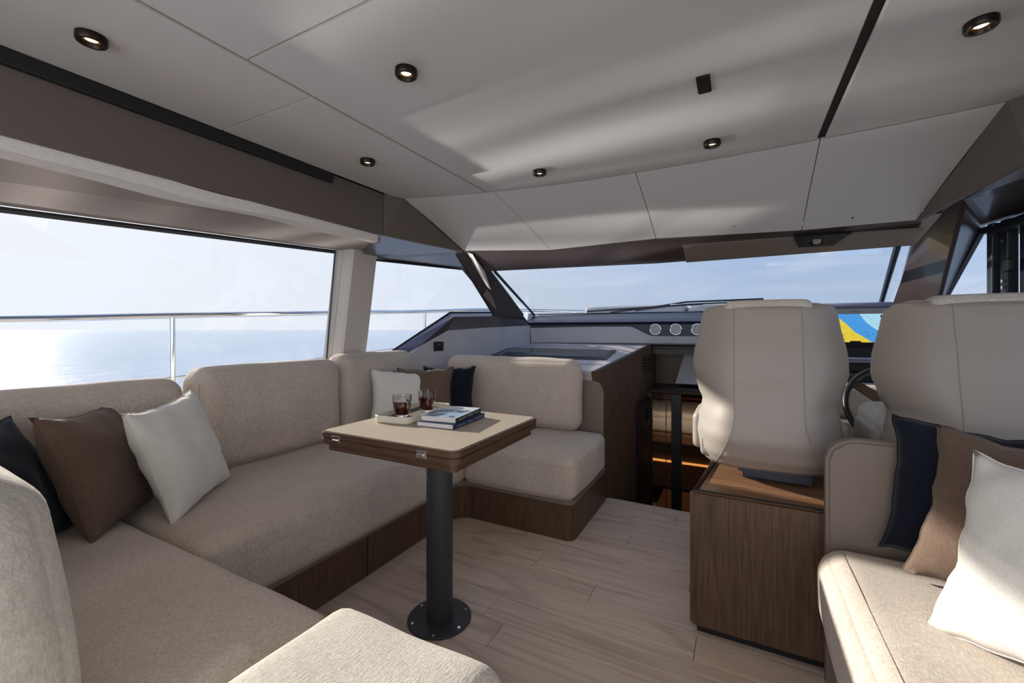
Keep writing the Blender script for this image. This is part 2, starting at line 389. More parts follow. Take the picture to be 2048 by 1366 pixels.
link('top_rail', tube_bm(smooth_path(rail), 0.019, 12), 'chrome', gr, smooth=True)
mid = [(-3.12, -2.5, 0.86), (-3.11, 0.65, 0.88), (-3.1, 1.37, 0.905), (-3.09, 2.2, 0.95), (-3.05, 3.0, 1.0), (-3.0, 3.67, 1.03), (-2.6, 4.38, 1.07), (-2.0, 5.67, 1.1)]
link('lower_rail', tube_bm(smooth_path(mid), 0.008, 8), 'chrome', gr, smooth=True)
for x, y, z in ((-3.12, -0.85, 1.24), (-3.1, 1.37, 1.285), (-3.0, 3.67, 1.395), (-2.0, 5.67, 1.455)):
    link('stanchion', tube_bm([(x, y, 0.42), (x, y, z)], 0.0155, 12), 'chrome', gr, smooth=True, autosmooth=40)
    link('stanchion_foot', lathe_bm([(0.032, 0), (0.030, 0.012), (0.018, 0.02)], 16, (x, y, 0.42)), 'chrome', gr, smooth=True, autosmooth=40)

# =================================================================== FLOOR
fl = struct('floor', box_bm((-2.6, -1.6, -0.06), (1.35, 3.03, -0.012)), 'ceiling_gap')
ends = {4: [-1.35, -0.926, 0.6], 3: [-0.592, 0.75], 2: [-1.30, -0.144], 1: [-0.95, 0.25], 0: [-0.846, 0.55], 5: [-0.2], 6: [-1.1, 0.05], 7: [-0.55], 8: [-1.2, 0.1], 9: [-0.6], 10: [-0.35, 0.9], 11: [-1.0]}
y = 1.395
edges = []
for k in range(-20, 12):
    y0 = 1.395 + 0.1445*k; y1 = min(y0+0.1445, 3.03)
    if y0 >= 3.02 or y0 < -1.5: continue
    xs = [-2.55] + sorted(ends.get(k, [random.uniform(-1.3, -0.4), random.uniform(0.1, 0.9)])) + [1.3]
    for a, b_ in zip(xs, xs[1:]):
        g = 0.0009; bm = bmesh.new(); c = 0.0012
        lo = [bm.verts.new(p) for p in ((a+g, y0+g, -0.012), (b_-g, y0+g, -0.012), (b_-g, y1-g, -0.012), (a+g, y1-g, -0.012))]
        md = [bm.verts.new((v.co.x, v.co.y, -c)) for v in lo]
        tp = [bm.verts.new(p) for p in ((a+g+c, y0+g+c, 0), (b_-g-c, y0+g+c, 0), (b_-g-c, y1-g-c, 0), (a+g+c, y1-g-c, 0))]
        for i in range(4):
            j = (i+1) % 4; bm.faces.new((lo[i], lo[j], md[j], md[i])); bm.faces.new((md[i], md[j], tp[j], tp[i]))
        bm.faces.new(tp)
        link('plank', bm, 'oak', fl)
link('step_nosing', box_bm((-0.86, 3.03, -0.05), (1.2, 3.042, 0.0), 0.002), 'oak', fl)

# =================================================================== CEILING
ce = struct('ceiling', box_bm((-1.87, -1.6, 2.016), (0.90, 2.30, 2.05)), 'ceiling_gap')
def cpanel(pts, m='ceiling', name='ceiling_panel', th=0.014, z=2.0):
    bm = poly_bm([(x, y, z) for x, y in pts], th, (0, 0, 1))
    low = [e for e in bm.edges if e.verts[0].co.z < z+1e-5 and e.verts[1].co.z < z+1e-5]
    bmesh.ops.bevel(bm, geom=low, offset=0.003, segments=2, affect='EDGES')
    return link(name, bm, m, ce)
jy = lambda x: 2.226 - 0.205*((x+0.44)/1.3)**2 if x < -0.44 else 2.226 - 0.09*((x+0.44)/1.3)**2   # front joint of the headlining
def arc(x0, x1, n=5, d=0.002): return [(x0+(x1-x0)*i/n, jy(x0+(x1-x0)*i/n)-d) for i in range(n+1)]
cpanel([(-1.832, -1.55), (-1.297, -1.55), (-1.297, 0.979), (-1.832, 0.979)])
cpanel([(-1.832, 0.981)] + [(-1.297, 0.981)] + arc(-1.297, -1.832))
cpanel([(-1.288, -1.55), (0.292, -1.55), (0.292, 0.759), (-1.288, 0.759)])
cpanel([(-1.288, 0.761), (0.292, 0.761)] + arc(0.292, -1.288, 10))
cpanel([(0.322, -1.55), (0.868, -1.55), (0.868, 0.979), (0.322, 0.979)])
cpanel([(0.322, 0.981), (0.868, 0.981)] + arc(0.868, 0.322))

# raked front headlining down to the windscreen
U = [(-1.80, jy(-1.80), 2.0), (-1.25, jy(-1.25), 2.0), (-0.463, jy(-0.463), 2.0), (0.305, jy(0.305), 2.0), (0.835, jy(0.835), 2.0)]
L = [(-1.80, 2.645, 1.787), (-1.136, 2.72, 1.748), (-0.44, 2.71, 1.755), (0.297, 2.72, 1.727), (0.755, 2.72, 1.727)]
ru = struct('ceiling_front', bmesh.new(), 'ceiling_gap')
bm = bmesh.new()
for i in range(4):
    a, b_, c, d = Vector(U[i]), Vector(U[i+1]), Vector(L[i+1]), Vector(L[i])
    bm.faces.new([bm.verts.new(p+Vector((0, 0.05, 0.07))) for p in (a, b_, c, d)])
ru.data = bpy.data.meshes.new('ceiling_front'); bm.to_mesh(ru.data); bm.free(); ru.data.materials.append(M['ceiling_gap'])
for i in range(4):
    a, b_, c, d = Vector(U[i]), Vector(U[i+1]), Vector(L[i+1]), Vector(L[i])
    e = 0.0018
    ax = (b_-a).normalized(); cx = (c-d).normalized()
    a2, d2 = (a+ax*(e if i else 0), d+cx*(e if i else 0)); b2, c2 = (b_-ax*e, c-cx*e)
    bm = bmesh.new(); rows = []
    NV, NU = 12, 6
    for v in range(NV+1):
        t = v/NV; row = []
        for u in range(NU+1):
            s = u/NU
            p = a2.lerp(b2, s).lerp(d2.lerp(c2, s), t)
            x = p.x; yy = jy(x)+0.003
            p.y += (yy-a2.lerp(b2, s).y)*(1-t)
            p += Vector((0, 0.35, 0.6))*0.009*math.sin(math.pi*t)      # gentle hollow towards the lip
            row.append(bm.verts.new(p))
        rows.append(row)
    for v in range(NV):
        for u in range(NU): bm.faces.new((rows[v][u], rows[v][u+1], rows[v+1][u+1], rows[v+1][u]))
    g = bmesh.ops.extrude_face_region(bm, geom=list(bm.faces))
    for q in g['geom']:
        if isinstance(q, bmesh.types.BMVert): q.co += Vector((0, 0.006, 0.012))
    bmesh.ops.recalc_face_normals(bm, faces=bm.faces)
    link('headlining_panel', bm, 'ceiling', ru, smooth=True, autosmooth=40)
for x, yy, z in ((-0.02, 2.66, 1.775), (0.50, 2.66, 1.755)):
    link('press_stud', disc_bm((x, yy, z), (0, -0.5, -1), 0.004, 0.004, 12), 'black', ru)

struct('ceiling_light_block', box_bm((-2.75, -1.7, 2.085), (1.77, 2.6, 2.12)), 'ceiling_gap')  # unseen shell added over the ceiling to block sky light
struct('ceiling_light_block_front', poly_bm([(-2.5, 2.58, 2.12), (1.5, 2.58, 2.12), (1.15, 3.05, 1.84), (-2.13, 3.05, 1.84)], 0.03, (0, 0.3, 1)), 'ceiling_gap')  # unseen front slope of the added light-blocking shell
struct('ceiling_light_block_left', poly_bm([(-1.84, -1.6, 2.02), (-1.84, 2.16, 2.02), (-1.80, 2.70, 1.80), (-2.14, 3.05, 1.80), (-2.6, 2.4, 1.80), (-2.75, -1.6, 1.80)], 0.02, (0, 0, 1)), 'ceiling_gap')  # unseen shell added behind the left pelmet to close light gaps
struct('ceiling_light_block_right', poly_bm([(0.86, -1.6, 2.02), (0.86, 2.16, 2.02), (0.78, 2.75, 1.78), (1.16, 3.05, 1.80), (1.62, 2.4, 1.80), (1.77, -1.6, 1.80)], 0.02, (0, 0, 1)), 'ceiling_gap')  # unseen shell added behind the right pelmet to close light gaps
# black speaker slot between ceiling and pelmet, pelmets
struct('trim_1', box_bm((-1.855, -1.55, 1.952), (-1.829, 1.515, 1.999), 0.003), 'black')
pl = struct('trim_2', poly_bm([(-1.85, -1.55, 1.757), (-1.85, 1.882, 1.757), (-1.85, 1.882, 2.0), (-1.85, -1.55, 2.0)], 0.02, (-1, 0, 0)), 'pelmet')
struct('trim_3', poly_bm([(-1.85, 1.886, 1.757), (-1.805, 2.655, 1.780), (-1.797, 2.0, 2.002), (-1.84, 1.886, 2.002)], 0.02, (-1, 0, 0)), 'pelmet')
struct('trim_4', poly_bm([(0.87, -1.55, 1.776), (0.87, 2.1, 1.772), (0.868, 2.1, 2.0), (0.868, -1.55, 2.0)], 0.02, (1, 0, 0)), 'pelmet')
struct('trim_5', poly_bm([(0.87, 2.1, 1.772), (0.752, 2.73, 1.722), (0.832, 2.13, 2.004), (0.868, 2.09, 2.004)], 0.02, (1, 0, 0)), 'pelmet')

# =================================================================== PORT SIDE
# upper soffit over the window
struct('trim_6', poly_bm([(-1.87, -1.55, 1.755), (-1.87, 1.88, 1.756), (-2.35, 2.36, 1.772), (-2.52, 2.36, 1.766), (-2.50, 2.12, 1.764), (-2.60, 0.56, 1.697), (-2.64, -1.55, 1.615)], 0.02, (0, 0, 1)), 'soffit')
w1 = empty('window_1', (-2.5, 0.5, 0.8), kind='structure')
GA, GB = [(-2.64, -1.55, 1.612), (-2.60, 0.56, 1.694), (-2.50, 2.10, 1.762)], [(-2.60, 2.10, 0.80), (-2.64, 0.55, 0.80), (-2.68, -1.55, 0.80)]
link('pane', poly_bm([Vector(p)+Vector((-0.02, 0, 0)) for p in GA+GB], 0.006, (-1, 0, 0)), 'glass', w1)
fr = [(-2.64, -1.55, 1.600), (-2.60, 0.56, 1.682), (-2.50, 2.09, 1.750)]
bm = tube_bm([Vector(p)+Vector((-0.012, 0, 0)) for p in fr], 0.013, 4)
link('window_gasket', bm, 'black_frame', w1)
link('window_gasket', tube_bm([(-2.508, 2.09, 1.76), (-2.607, 2.08, 0.8)], 0.008, 4), 'black_frame', w1)
link('window_sill', box_bm((-2.72, -1.55, 0.76), (-2.56, 2.12, 0.80), 0.004), 'walnut_x', w1)
struct('wall_left', box_bm((-2.74, -1.6, -0.06), (-2.66, 2.6, 0.77)), 'taupe')
# pillar between the two windows
pil = struct('trim_7', poly_bm([(-2.66, 2.10, 0.9), (-2.51, 2.115, 0.9), (-2.49, 2.125, 0.9), (-2.485, 2.33, 0.9), (-2.50, 2.345, 0.9), (-2.66, 2.345, 0.9)], 0.90, (0.14/0.9, 0.0, 1)), 'white_frame')
bm = tube_bm([(-2.585, 2.1065, 0.9), (-2.445, 2.1065, 1.78)], 0.0012, 4)
link('pillar_groove', bm, 'seam', pil)

# pleated blind stacked under the pelmet
bl = empty('pleated_blind', (-1.93, 0.3, 1.72), 'white pleated window blind gathered up under the brown pelmet on the left', 'blind')
for i in range(6):
    x = -1.872 - 0.0095*i
    pts = []
    for j in range(40):
        yy = -1.5 + 3.36*j/39
        sag = 0.012*math.sin(yy*5.1+i*0.15)*math.exp(-((yy-0.7)/2.2)**2) + 0.006*math.sin(yy*11+0.3*i)
        pts.append((x, yy, (1.742 - 0.0022*i + sag*0.55) if yy < 1.7 else 1.742))
    bm = bmesh.new(); prev = None
    for p in pts:
        p = Vector(p)
        q = [bm.verts.new(p+Vector(d)) for d in ((0.005, 0, 0.02), (0.0, 0, -0.026), (-0.005, 0, 0.02))]
        if prev:
            for k in range(3): bm.faces.new((prev[k], prev[(k+1) % 3], q[(k+1) % 3], q[k]))
        else: bm.faces.new(q)
        prev = q
    bm.faces.new(prev[::-1]); bmesh.ops.recalc_face_normals(bm, faces=bm.faces)
    link('pleat', bm, 'blind', bl)

# forward port window
WX = lambda yy: -1.89 - (4-yy)*0.27
struct('wall_sun_block_left', poly_bm([(-2.70, 2.1, 0.78), (-2.50, 2.7, 0.98), (-2.25, 3.3, 1.2), (-2.08, 4.1, 1.2), (-2.08, 4.1, -1.0), (-2.70, 2.1, -1.0)], 0.02, (-1, -0.3, 0)), 'taupe')  # unseen outer skin added to stop sun leaking onto the floor
struct('trim_8', poly_bm([(-1.86, 1.84, 1.775), (-1.835, 2.64, 1.778), (-1.82, 2.92, 1.765), (-2.09, 3.05, 1.728), (-2.40, 2.40, 1.728), (-2.46, 2.28, 1.735)], 0.02, (0, 0, 1)), 'dash_gloss')
w2 = empty('window_2', (-2.3, 2.6, 1.1), kind='structure')
link('pane', poly_bm([(-2.42, 2.3, 1.74), (-2.11, 3.07, 1.74), (-2.03, 3.72, 1.36), (-2.27, 3.13, 1.34), (-2.45, 2.55, 1.0), (-2.52, 2.3, 0.85)], 0.004, (-1, 0, 0)), 'glass', w2)
link('window_gasket', tube_bm([(-2.49, 2.20, 1.724), (-2.41, 2.30, 1.722), (-2.095, 3.06, 1.722), (-2.02, 3.60, 1.38)], 0.009, 4), 'black_frame', w2)

# coaming and fabric side panel on the port side forward
wl = struct('wall_front_left', poly_bm([(WX(3.99), 3.99, 1.246), (WX(3.4), 3.4, 1.222), (-2.171, 2.958, 1.196), (-2.263, 2.617, 1.023), (-2.37, 2.22, 0.83), (-2.37, 2.22, 0.3), (WX(3.99), 3.99, 0.3)], 0.03, (-1, -0.2, 0)), 'dash_fabric')
bm = bmesh.new()
outer = [Vector(p) for p in ((-2.62, 2.05, 0.78), (-2.431, 2.552, 1.022), (-2.262, 3.113, 1.352), (-2.119, 3.67, 1.372), (-2.04, 4.05, 1.372))]
inner = [Vector(p) for p in ((-2.41, 2.22, 0.82), (-2.275, 2.648, 1.033), (-2.176, 3.052, 1.315), (-2.037, 3.528, 1.33), (-1.93, 3.95, 1.30))]
low = [Vector(p) for p in ((-2.37, 2.22, 0.80), (-2.263, 2.617, 1.013), (-2.171, 2.958, 1.19), (-2.052, 3.4, 1.218), (-1.893, 3.99, 1.24))]
V = [[bm.verts.new(p) for p in r] for r in (outer, inner, low)]
for i in range(4):
    f = bm.faces.new((V[0][i], V[0][i+1], V[1][i+1], V[1][i])); f.material_index = 0
    f = bm.faces.new((V[1][i], V[1][i+1], V[2][i+1], V[2][i])); f.material_index = 1
bmesh.ops.solidify(bm, geom=list(bm.faces), thickness=0.008)
bmesh.ops.recalc_face_normals(bm, faces=bm.faces)
struct('trim_9', bm, ['coaming', 'dash_gloss'])
link('coaming_edge', tube_bm([p+Vector((0, 0, 0.004)) for p in outer], 0.008, 6), 'black', bpy.data.objects['trim_9'])
so = empty('wall_socket', (-2.198, 2.86, 1.065), 'black double socket plate on the grey fabric panel beside the corner sofa', 'socket')
nrm = Vector((1, -0.27, 0)).normalized(); tx = Vector((0.27, 1, 0)).normalized()
def wall_plate(c, w, h, off, th):
    c = Vector(c)+nrm*off
    return poly_bm([c-tx*w/2-Vector((0, 0, h/2)), c+tx*w/2-Vector((0, 0, h/2)), c+tx*w/2+Vector((0, 0, h/2)), c-tx*w/2+Vector((0, 0, h/2))], th, nrm)
link('socket_plate', wall_plate((-2.198, 2.86, 1.065), 0.098, 0.078, 0.0, 0.006), 'black', so)
link('socket_insert', wall_plate((-2.198, 2.86, 1.065), 0.06, 0.05, 0.006, 0.002), 'dark_glass', so)
link('socket_marking', wall_plate((-2.198, 2.86, 1.078), 0.034, 0.003, 0.008, 0.0005), 'seam', so)

# =================================================================== A PILLARS, HEADER, WINDSCREEN
mir = lambda p: (-0.98-p[0], p[1], p[2])
PA = [(-1.95, 4.12, 1.25), (-2.06, 3.62, 1.28), (-2.09, 3.10, 1.735), (-1.86, 2.62, 1.785), (-1.80, 2.68, 1.785), (-1.815, 2.95, 1.735)]
p7 = struct('trim_10', poly_bm(PA, 0.03, (-0.8, 0.3, 0.1)), 'dash_gloss')
link('pillar_lining', poly_bm([(-2.0, 2.902, 1.702), (-1.932, 2.938, 1.726), (-1.917, 3.285, 1.479), (-1.94, 3.386, 1.373)], 0.004, (-0.9, 0.3, 0)), 'taupe', p7)
link('pillar_lining', poly_bm([(-1.783, 2.678, 1.778), (-1.753, 2.693, 1.767), (-1.779, 2.906, 1.664), (-1.835, 3.102, 1.536), (-1.865, 3.087, 1.569), (-1.852, 2.867, 1.715)], 0.004, (-0.9, 0.3, 0)), 'white_frame', p7)
link('pillar_edge', tube_bm([(-1.80, 2.93, 1.735), (-1.985, 4.0, 1.36)], 0.014, 8), 'dash_gloss', p7)
PB = [mir(p) for p in PA]
p8 = struct('trim_11', poly_bm(PB, 0.03, (0.8, 0.3, 0.1)), 'dash_gloss')
link('pillar_lining', poly_bm([mir(p) for p in ((-1.90, 2.99, 1.70), (-1.95, 3.0, 1.70), (-2.03, 3.75, 1.40), (-1.975, 3.95, 1.37), (-1.95, 3.7, 1.44))], 0.012, (-0.9, -0.3, 0)), 'taupe', p8)
link('pillar_edge', tube_bm([mir(p) for p in ((-1.80, 2.93, 1.735), (-1.985, 4.0, 1.36))], 0.014, 8), 'dash_gloss', p8)
link('pillar_ridge', tube_bm([mir(p) for p in ((-1.90, 2.76, 1.765), (-2.035, 3.80, 1.37))], 0.008, 6), 'dash_gloss', p8)

hd = struct('trim_12', poly_bm([(-1.83, 2.66, 1.79), (-1.13, 2.73, 1.755), (-0.44, 2.72, 1.76), (0.297, 2.73, 1.735), (0.85, 2.73, 1.75), (0.82, 2.96, 1.648), (-0.49, 3.02, 1.650), (-1.80, 2.96, 1.672)], 0.02, (0, 0.4, 1)), 'dash_gloss')
link('header_fabric', poly_bm([(-0.30, 2.80, 1.723), (0.80, 2.80, 1.703), (0.80, 2.955, 1.650), (-0.30, 3.01, 1.650)], 0.01, (0, -0.4, -1)), 'taupe', hd)
w3 = empty('window_3', (-0.49, 3.6, 1.5), kind='structure')
link('pane', poly_bm([(-1.86, 2.95, 1.672), (-0.49, 3.03, 1.66), (0.88, 2.95, 1.65), (1.06, 4.3, 1.37), (-0.49, 4.42, 1.37), (-2.04, 4.3, 1.37)], 0.006, (0, 0.2, 1)), 'glass', w3)
link('pillar_fill', poly_bm([(-1.94, 4.02, 1.26), (-2.06, 4.32, 1.26), (-2.06, 4.34, 1.385), (-1.955, 4.30, 1.375), (-1.94, 4.06, 1.30)], 0.02, (-1, 0, 0)), 'dash', p7)
link('window_mullion', tube_bm([(-1.71, 2.95, 1.665), (-2.0, 4.31, 1.372)], 0.013, 6), 'black_frame', w3)
link('window_mullion', tube_bm([(0.745, 2.95, 1.65), (0.98, 4.31, 1.372)], 0.016, 6), 'black_frame', w3)
link('window_gasket', tube_bm([(-2.03, 4.31, 1.372), (-0.49, 4.43, 1.372), (1.05, 4.31, 1.372)], 0.007, 6), 'black', w3)

# round camera on the header
sp = empty('header_camera', (0.373, 2.87, 1.69), 'round black lens on a dark plate fixed above the windscreen', 'camera')
link('mount_plate', poly_bm([(0.265, 2.76, 1.715), (0.515, 2.76, 1.708), (0.455, 2.88, 1.670), (0.30, 2.88, 1.674)], 0.012, (0, -0.4, -1)), 'black', sp)
link('lens_barrel', disc_bm((0.373, 2.83, 1.700), (0.02, -0.75, -0.65), 0.036, 0.03, 28, 0.004), 'dark_glass', sp, smooth=True, autosmooth=30)
link('lens', disc_bm((0.3736, 2.8065, 1.6795), (0.02, -0.75, -0.65), 0.02, 0.003, 24), 'chrome', sp)

# starboard window with the sliding frame
struct('trim_13', poly_bm([mir(p) for p in ((-1.86, -1.55, 1.765), (-1.86, 2.6, 1.775), (-2.09, 3.1, 1.735), (-2.36, 2.22, 1.735), (-2.46, 1.9, 1.735), (-2.56, -1.55, 1.60))], 0.02, (0, 0, 1)), 'dash_gloss')
w4 = empty('window_4', (1.2, 2.8, 1.2), kind='structure')
link('pane', poly_bm([mir(p) for p in ((-2.56, -1.55, 1.72), (-2.46, 1.9, 1.73), (-2.11, 3.07, 1.73), (-2.0, 3.72, 1.36), (-2.42, 2.3, 0.85), (-2.56, -1.55, 0.8))], 0.004, (1, 0, 0)), 'glass', w4)
link('window_frame', tube_bm([mir(p) for p in ((-2.08, 3.55, 1.36), (-2.085, 3.08, 1.705), (-2.33, 2.2, 1.72), (-2.4, 1.9, 1.72), (-2.5, -1.5, 1.60))], 0.020, 6), 'black_frame', w4)
link('window_bead', tube_bm([mir(p) for p in ((-2.06, 3.05, 1.735), (-2.30, 2.2, 1.745), (-2.36, 1.9, 1.74))], 0.005, 6), 'chrome', w4)
def sb(px0, z0, px1, z1): pass
for (ya, yb, m) in ((2.93, 2.98, 'black_frame'), (2.70, 2.80, 'black'), (2.84, 2.90, 'black')):
    x = -0.98-(-1.89-(4-(ya+yb)/2)*0.2)
    link('window_mullion', box_bm((x-0.03, ya, 1.0), (x+0.01, yb, 1.72), 0.004), m, w4)
link('sliding_rail', box_bm((1.08, 1.9, 1.66), (1.2, 2.95, 1.70), 0.004), 'black', w4)
link('window_catch', box_bm((1.09, 2.80, 1.47), (1.12, 2.84, 1.53), 0.006), 'black', w4)
for z in (1.62, 1.40, 1.43):
    link('window_screw', disc_bm((1.10, 2.86, z), (-1, 0, 0), 0.008, 0.004, 12), 'chrome', w4)
struct('wall_right', box_bm((1.58, -1.6, -0.06), (1.64, 2.6, 0.85)), 'taupe')
struct('wall_front_right', poly_bm([(0.91, 4.0, 0.0), (1.37, 2.2, 0.0), (1.6, 2.2, 0.0), (1.6, 4.0, 0.0)], 1.2, (0, 0, 1)), 'dash_fabric')

# =================================================================== DASHBOARD
da = empty('dashboard', (-0.49, 4.1, 1.07), 'wide dashboard under the windscreen with grey fabric panel and round gauges', 'dashboard')
prof = [(4.36, 1.365), (4.08, 1.305), (4.03, 1.285), (4.025, 1.272), (4.045, 1.262), (4.03, 1.25), (4.03, 1.065), (4.10, 1.055), (4.36, 1.055)]
bm = poly_bm([(-1.965, y, z) for y, z in prof], 3.0, (1, 0, 0))
link('dash_body', bm, 'dash', da)
bm = poly_bm([(-1.89, 4.0, 1.07), (-1.89, 4.0, 1.222), (-1.2, 4.0, 1.232), (-0.90, 4.0, 1.232), (-0.86, 4.0, 1.226), (-0.74, 4.0, 1.165), (-0.70, 4.0, 1.15), (-0.66, 4.0, 1.145), (0.28, 4.0, 1.145), (0.28, 4.0, 1.085)], 0.028, (0, 1, 0))
bmesh.ops.bevel(bm, geom=[e for e in bm.edges if e.verts[0].co.y < 4.001 and e.verts[1].co.y < 4.001], offset=0.004, segments=2, affect='EDGES')
link('fabric_panel', bm, 'dash_fabric', da)
link('ledge_bead', tube_bm([(-1.93, 4.024, 1.279), (1.0, 4.024, 1.279)], 0.006, 6), 'coaming', da)
link('dash_seam', box_bm((-0.405, 4.026, 1.15), (-0.402, 4.032, 1.29)), 'black', da)
for i, x in enumerate((-0.658, -0.486, -0.312)):
    g = link('gauge', disc_bm((x, 4.022, 1.205), (0, -1, 0), 0.045, 0.004, 32), 'dark_glass', da)
    link('bezel', tube_bm([(x+0.047*math.cos(t*math.pi/16), 4.017, 1.205+0.047*math.sin(t*math.pi/16)) for t in range(32)], 0.0055, 8, True), 'chrome', g, smooth=True)
    a = (R(40), R(150), R(95))[i]
    link('pointer', tube_bm([(x, 4.014, 1.205), (x+0.034*math.cos(a), 4.014, 1.205+0.034*math.sin(a))], 0.0016, 5), 'gelcoat', g)
    if i == 1: link('pointer', tube_bm([(x, 4.014, 1.205), (x+0.028*math.cos(R(35)), 4.014, 1.205+0.028*math.sin(R(35)))], 0.0016, 5), 'gelcoat', g)
    bm = bmesh.new()
    for k in range(12):
        t = k*math.pi/6; c, s_ = math.cos(t), math.sin(t)
        tube_bm([(x+0.034*c, 4.0165, 1.205+0.034*s_), (x+0.040*c, 4.0165, 1.205+0.040*s_)], 0.0011, 4, bm=bm)
    link('dial_marks', bm, 'gelcoat', g)
link('under_panel', box_bm((-1.88, 4.06, 0.98), (1.0, 4.30, 1.056)), 'black', da)

# wipers outside
wp = empty('windscreen_wiper', (-0.6, 4.5, 1.4), 'black windscreen wiper lying along the bottom of the windscreen', 'wiper')
link('wiper_blade', tube_bm([(-1.45, 4.50, 1.40), (-0.9, 4.50, 1.425), (-0.3, 4.48, 1.45)], 0.011, 6), 'black', wp)
link('wiper_arm', tube_bm([(-1.2, 4.52, 1.385), (-0.7, 4.52, 1.44), (-0.45, 4.52, 1.475), (0.2, 4.45, 1.478)], 0.010, 6), 'black', wp)
link('wiper_linkage', tube_bm([(-0.95, 4.56, 1.40), (-0.5, 4.54, 1.452), (0.2, 4.5, 1.462)], 0.008, 6), 'black', wp)
link('wiper_joint', box_bm((-0.60, 4.50, 1.43), (-0.48, 4.54, 1.458), 0.005), 'chrome', wp)

# =================================================================== HELM CONSOLE
hc = empty('helm_console', (0.75, 3.5, 0.8), 'dark helm console with a chart plotter screen between the helm seats', 'console')
rr = [(0.20, 1.355), (0.88, 1.355), (0.93, 1.34), (0.955, 1.30), (0.955, 0.9), (0.20, 0.9)]
link('console_housing', poly_bm([(x, 3.62, z) for x, z in rr], 0.4, (0, 1, 0.0)), 'black', hc)
link('console_rim', tube_bm([(0.18, 3.60, 1.365), (0.87, 3.60, 1.365), (0.92, 3.60, 1.355), (0.95, 3.60, 1.33), (0.962, 3.60, 1.28)], 0.018, 10), 'coaming', hc, smooth=True)
link('console_shelf', box_bm((0.30, 3.44, 0.99), (1.0, 3.60, 1.02), 0.01), 'coaming', hc)
link('console_face', box_bm((0.30, 3.50, 0.86), (1.0, 3.60, 0.99), 0.01), 'black', hc)
link('console_vent', box_bm((0.56, 3.47, 0.90), (0.95, 3.50, 0.93), 0.005), 'dark_glass', hc)
M['chart_land'] = plain('chart_land', lin(226, 200, 60), 0.5, emis=lin(226, 200, 60), estr=0.75)
M['chart_deep'] = plain('chart_deep', lin(70, 150, 215), 0.5, emis=lin(70, 150, 215), estr=0.75)
M['chart_shallow'] = plain('chart_shallow', lin(165, 212, 228), 0.5, emis=lin(165, 212, 228), estr=0.75)
M['chart_dark'] = plain('chart_dark', lin(14, 14, 18), 0.3)
M['chart_mark'] = plain('chart_mark', lin(40, 60, 80), 0.5)
M['bezel_ink'] = plain('bezel_ink', lin(170, 172, 178), 0.5)
x0, x1, z0, z1 = 0.50, 0.90, 1.118, 1.307
sc_ = link('chart_display', poly_bm([(0.42, 3.612, 1.08), (0.925, 3.612, 1.08), (0.925, 3.612, 1.345), (0.42, 3.612, 1.345)], 0.01, (0, 1, 0)), 'dark_glass', hc)
def flat(name, pts, m, y=3.609):
    bm = bmesh.new(); bm.faces.new([bm.verts.new((x, y, z)) for x, z in pts]); bm.normal_update()
    if bm.faces[:][0].normal.y > 0: bmesh.ops.reverse_faces(bm, faces=bm.faces)
    return link(name, bm, m, sc_)
flat('chart_land', [(x0, z0), (0.783, z0), (0.735, 1.155), (0.690, 1.185), (0.650, 1.235), (0.605, 1.28), (x0, z1)], 'chart_land')
flat('chart_deep_water', [(0.783, z0), (0.870, z0), (0.880, 1.145), (0.850, 1.165), (0.805, 1.20), (0.760, 1.24), (0.730, 1.28), (0.715, z1), (x0, z1), (0.605, 1.28), (0.650, 1.235), (0.690, 1.185), (0.735, 1.155)], 'chart_deep')
flat('chart_shallow_water', [(0.843, 1.19), (0.843, z1), (0.715, z1), (0.730, 1.28), (0.760, 1.24), (0.805, 1.20), (0.850, 1.165), (0.880, 1.145)], 'chart_shallow')
flat('chart_island', [(0.815, 1.185), (0.830, 1.19), (0.850, 1.172), (0.853, 1.160), (0.837, 1.162)], 'chart_mark', 3.6085)
bm = bmesh.new()
rnd = random.Random(3)
for k in range(38):
    cx = rnd.uniform(0.56, 0.835); cz = rnd.uniform(z0+0.008, z1-0.008); w = rnd.choice((0.0016, 0.0022, 0.003)); h = rnd.choice((0.0012, 0.002))
    bm.faces.new([bm.verts.new((cx+a*w, 3.6083, cz+b_*h)) for a, b_ in ((-1, -1), (1, -1), (1, 1), (-1, 1))])
finish(link('chart_soundings', bm, 'chart_mark', sc_), kind='stuff')
flat('chart_compass', [(0.830+0.008*math.cos(t*math.pi/6), 1.292+0.008*math.sin(t*math.pi/6)) for t in range(12)], 'chart_dark', 3.608)
flat('chart_toolbar', [(0.665, z0), (0.725, z0), (0.720, z0+0.009), (0.665, z0+0.009)], 'chart_dark', 3.608)
for cx, cz, ww in ((0.872, 1.292, 0.012), (0.875, 1.272, 0.010), (0.875, 1.245, 0.014)):
    flat('screen_icon', [(cx-ww/2, cz-0.004), (cx+ww/2, cz-0.004), (cx+ww/2, cz+0.004), (cx-ww/2, cz+0.004)], 'bezel_ink', 3.608)
def text(name, s, size, loc, rot, m, parent, ext=0.0004):
    cu = bpy.data.curves.new(name, 'FONT'); cu.body = s; cu.size = size; cu.extrude = ext; cu.align_x = 'CENTER'; cu.align_y = 'CENTER'
    cu.materials.append(M[m]); tmp = bpy.data.objects.new(name, cu); COL.objects.link(tmp)
    bpy.context.view_layer.update()
    me = bpy.data.meshes.new_from_object(tmp.evaluated_get(bpy.context.evaluated_depsgraph_get()))
    bpy.data.objects.remove(tmp); o = bpy.data.objects.new(name, me); COL.objects.link(o)
    mw = Matrix.Translation(loc) @ Euler(rot).to_matrix().to_4x4()
    if parent is not None:
        o.parent = parent; mw = root_matrix(parent).inverted() @ mw
    o.matrix_basis = mw
    return o
text('maker_lettering', 'SIMRAD', 0.017, (0.70, 3.608, 1.322), (R(90), 0, 0), 'bezel_ink', sc_)

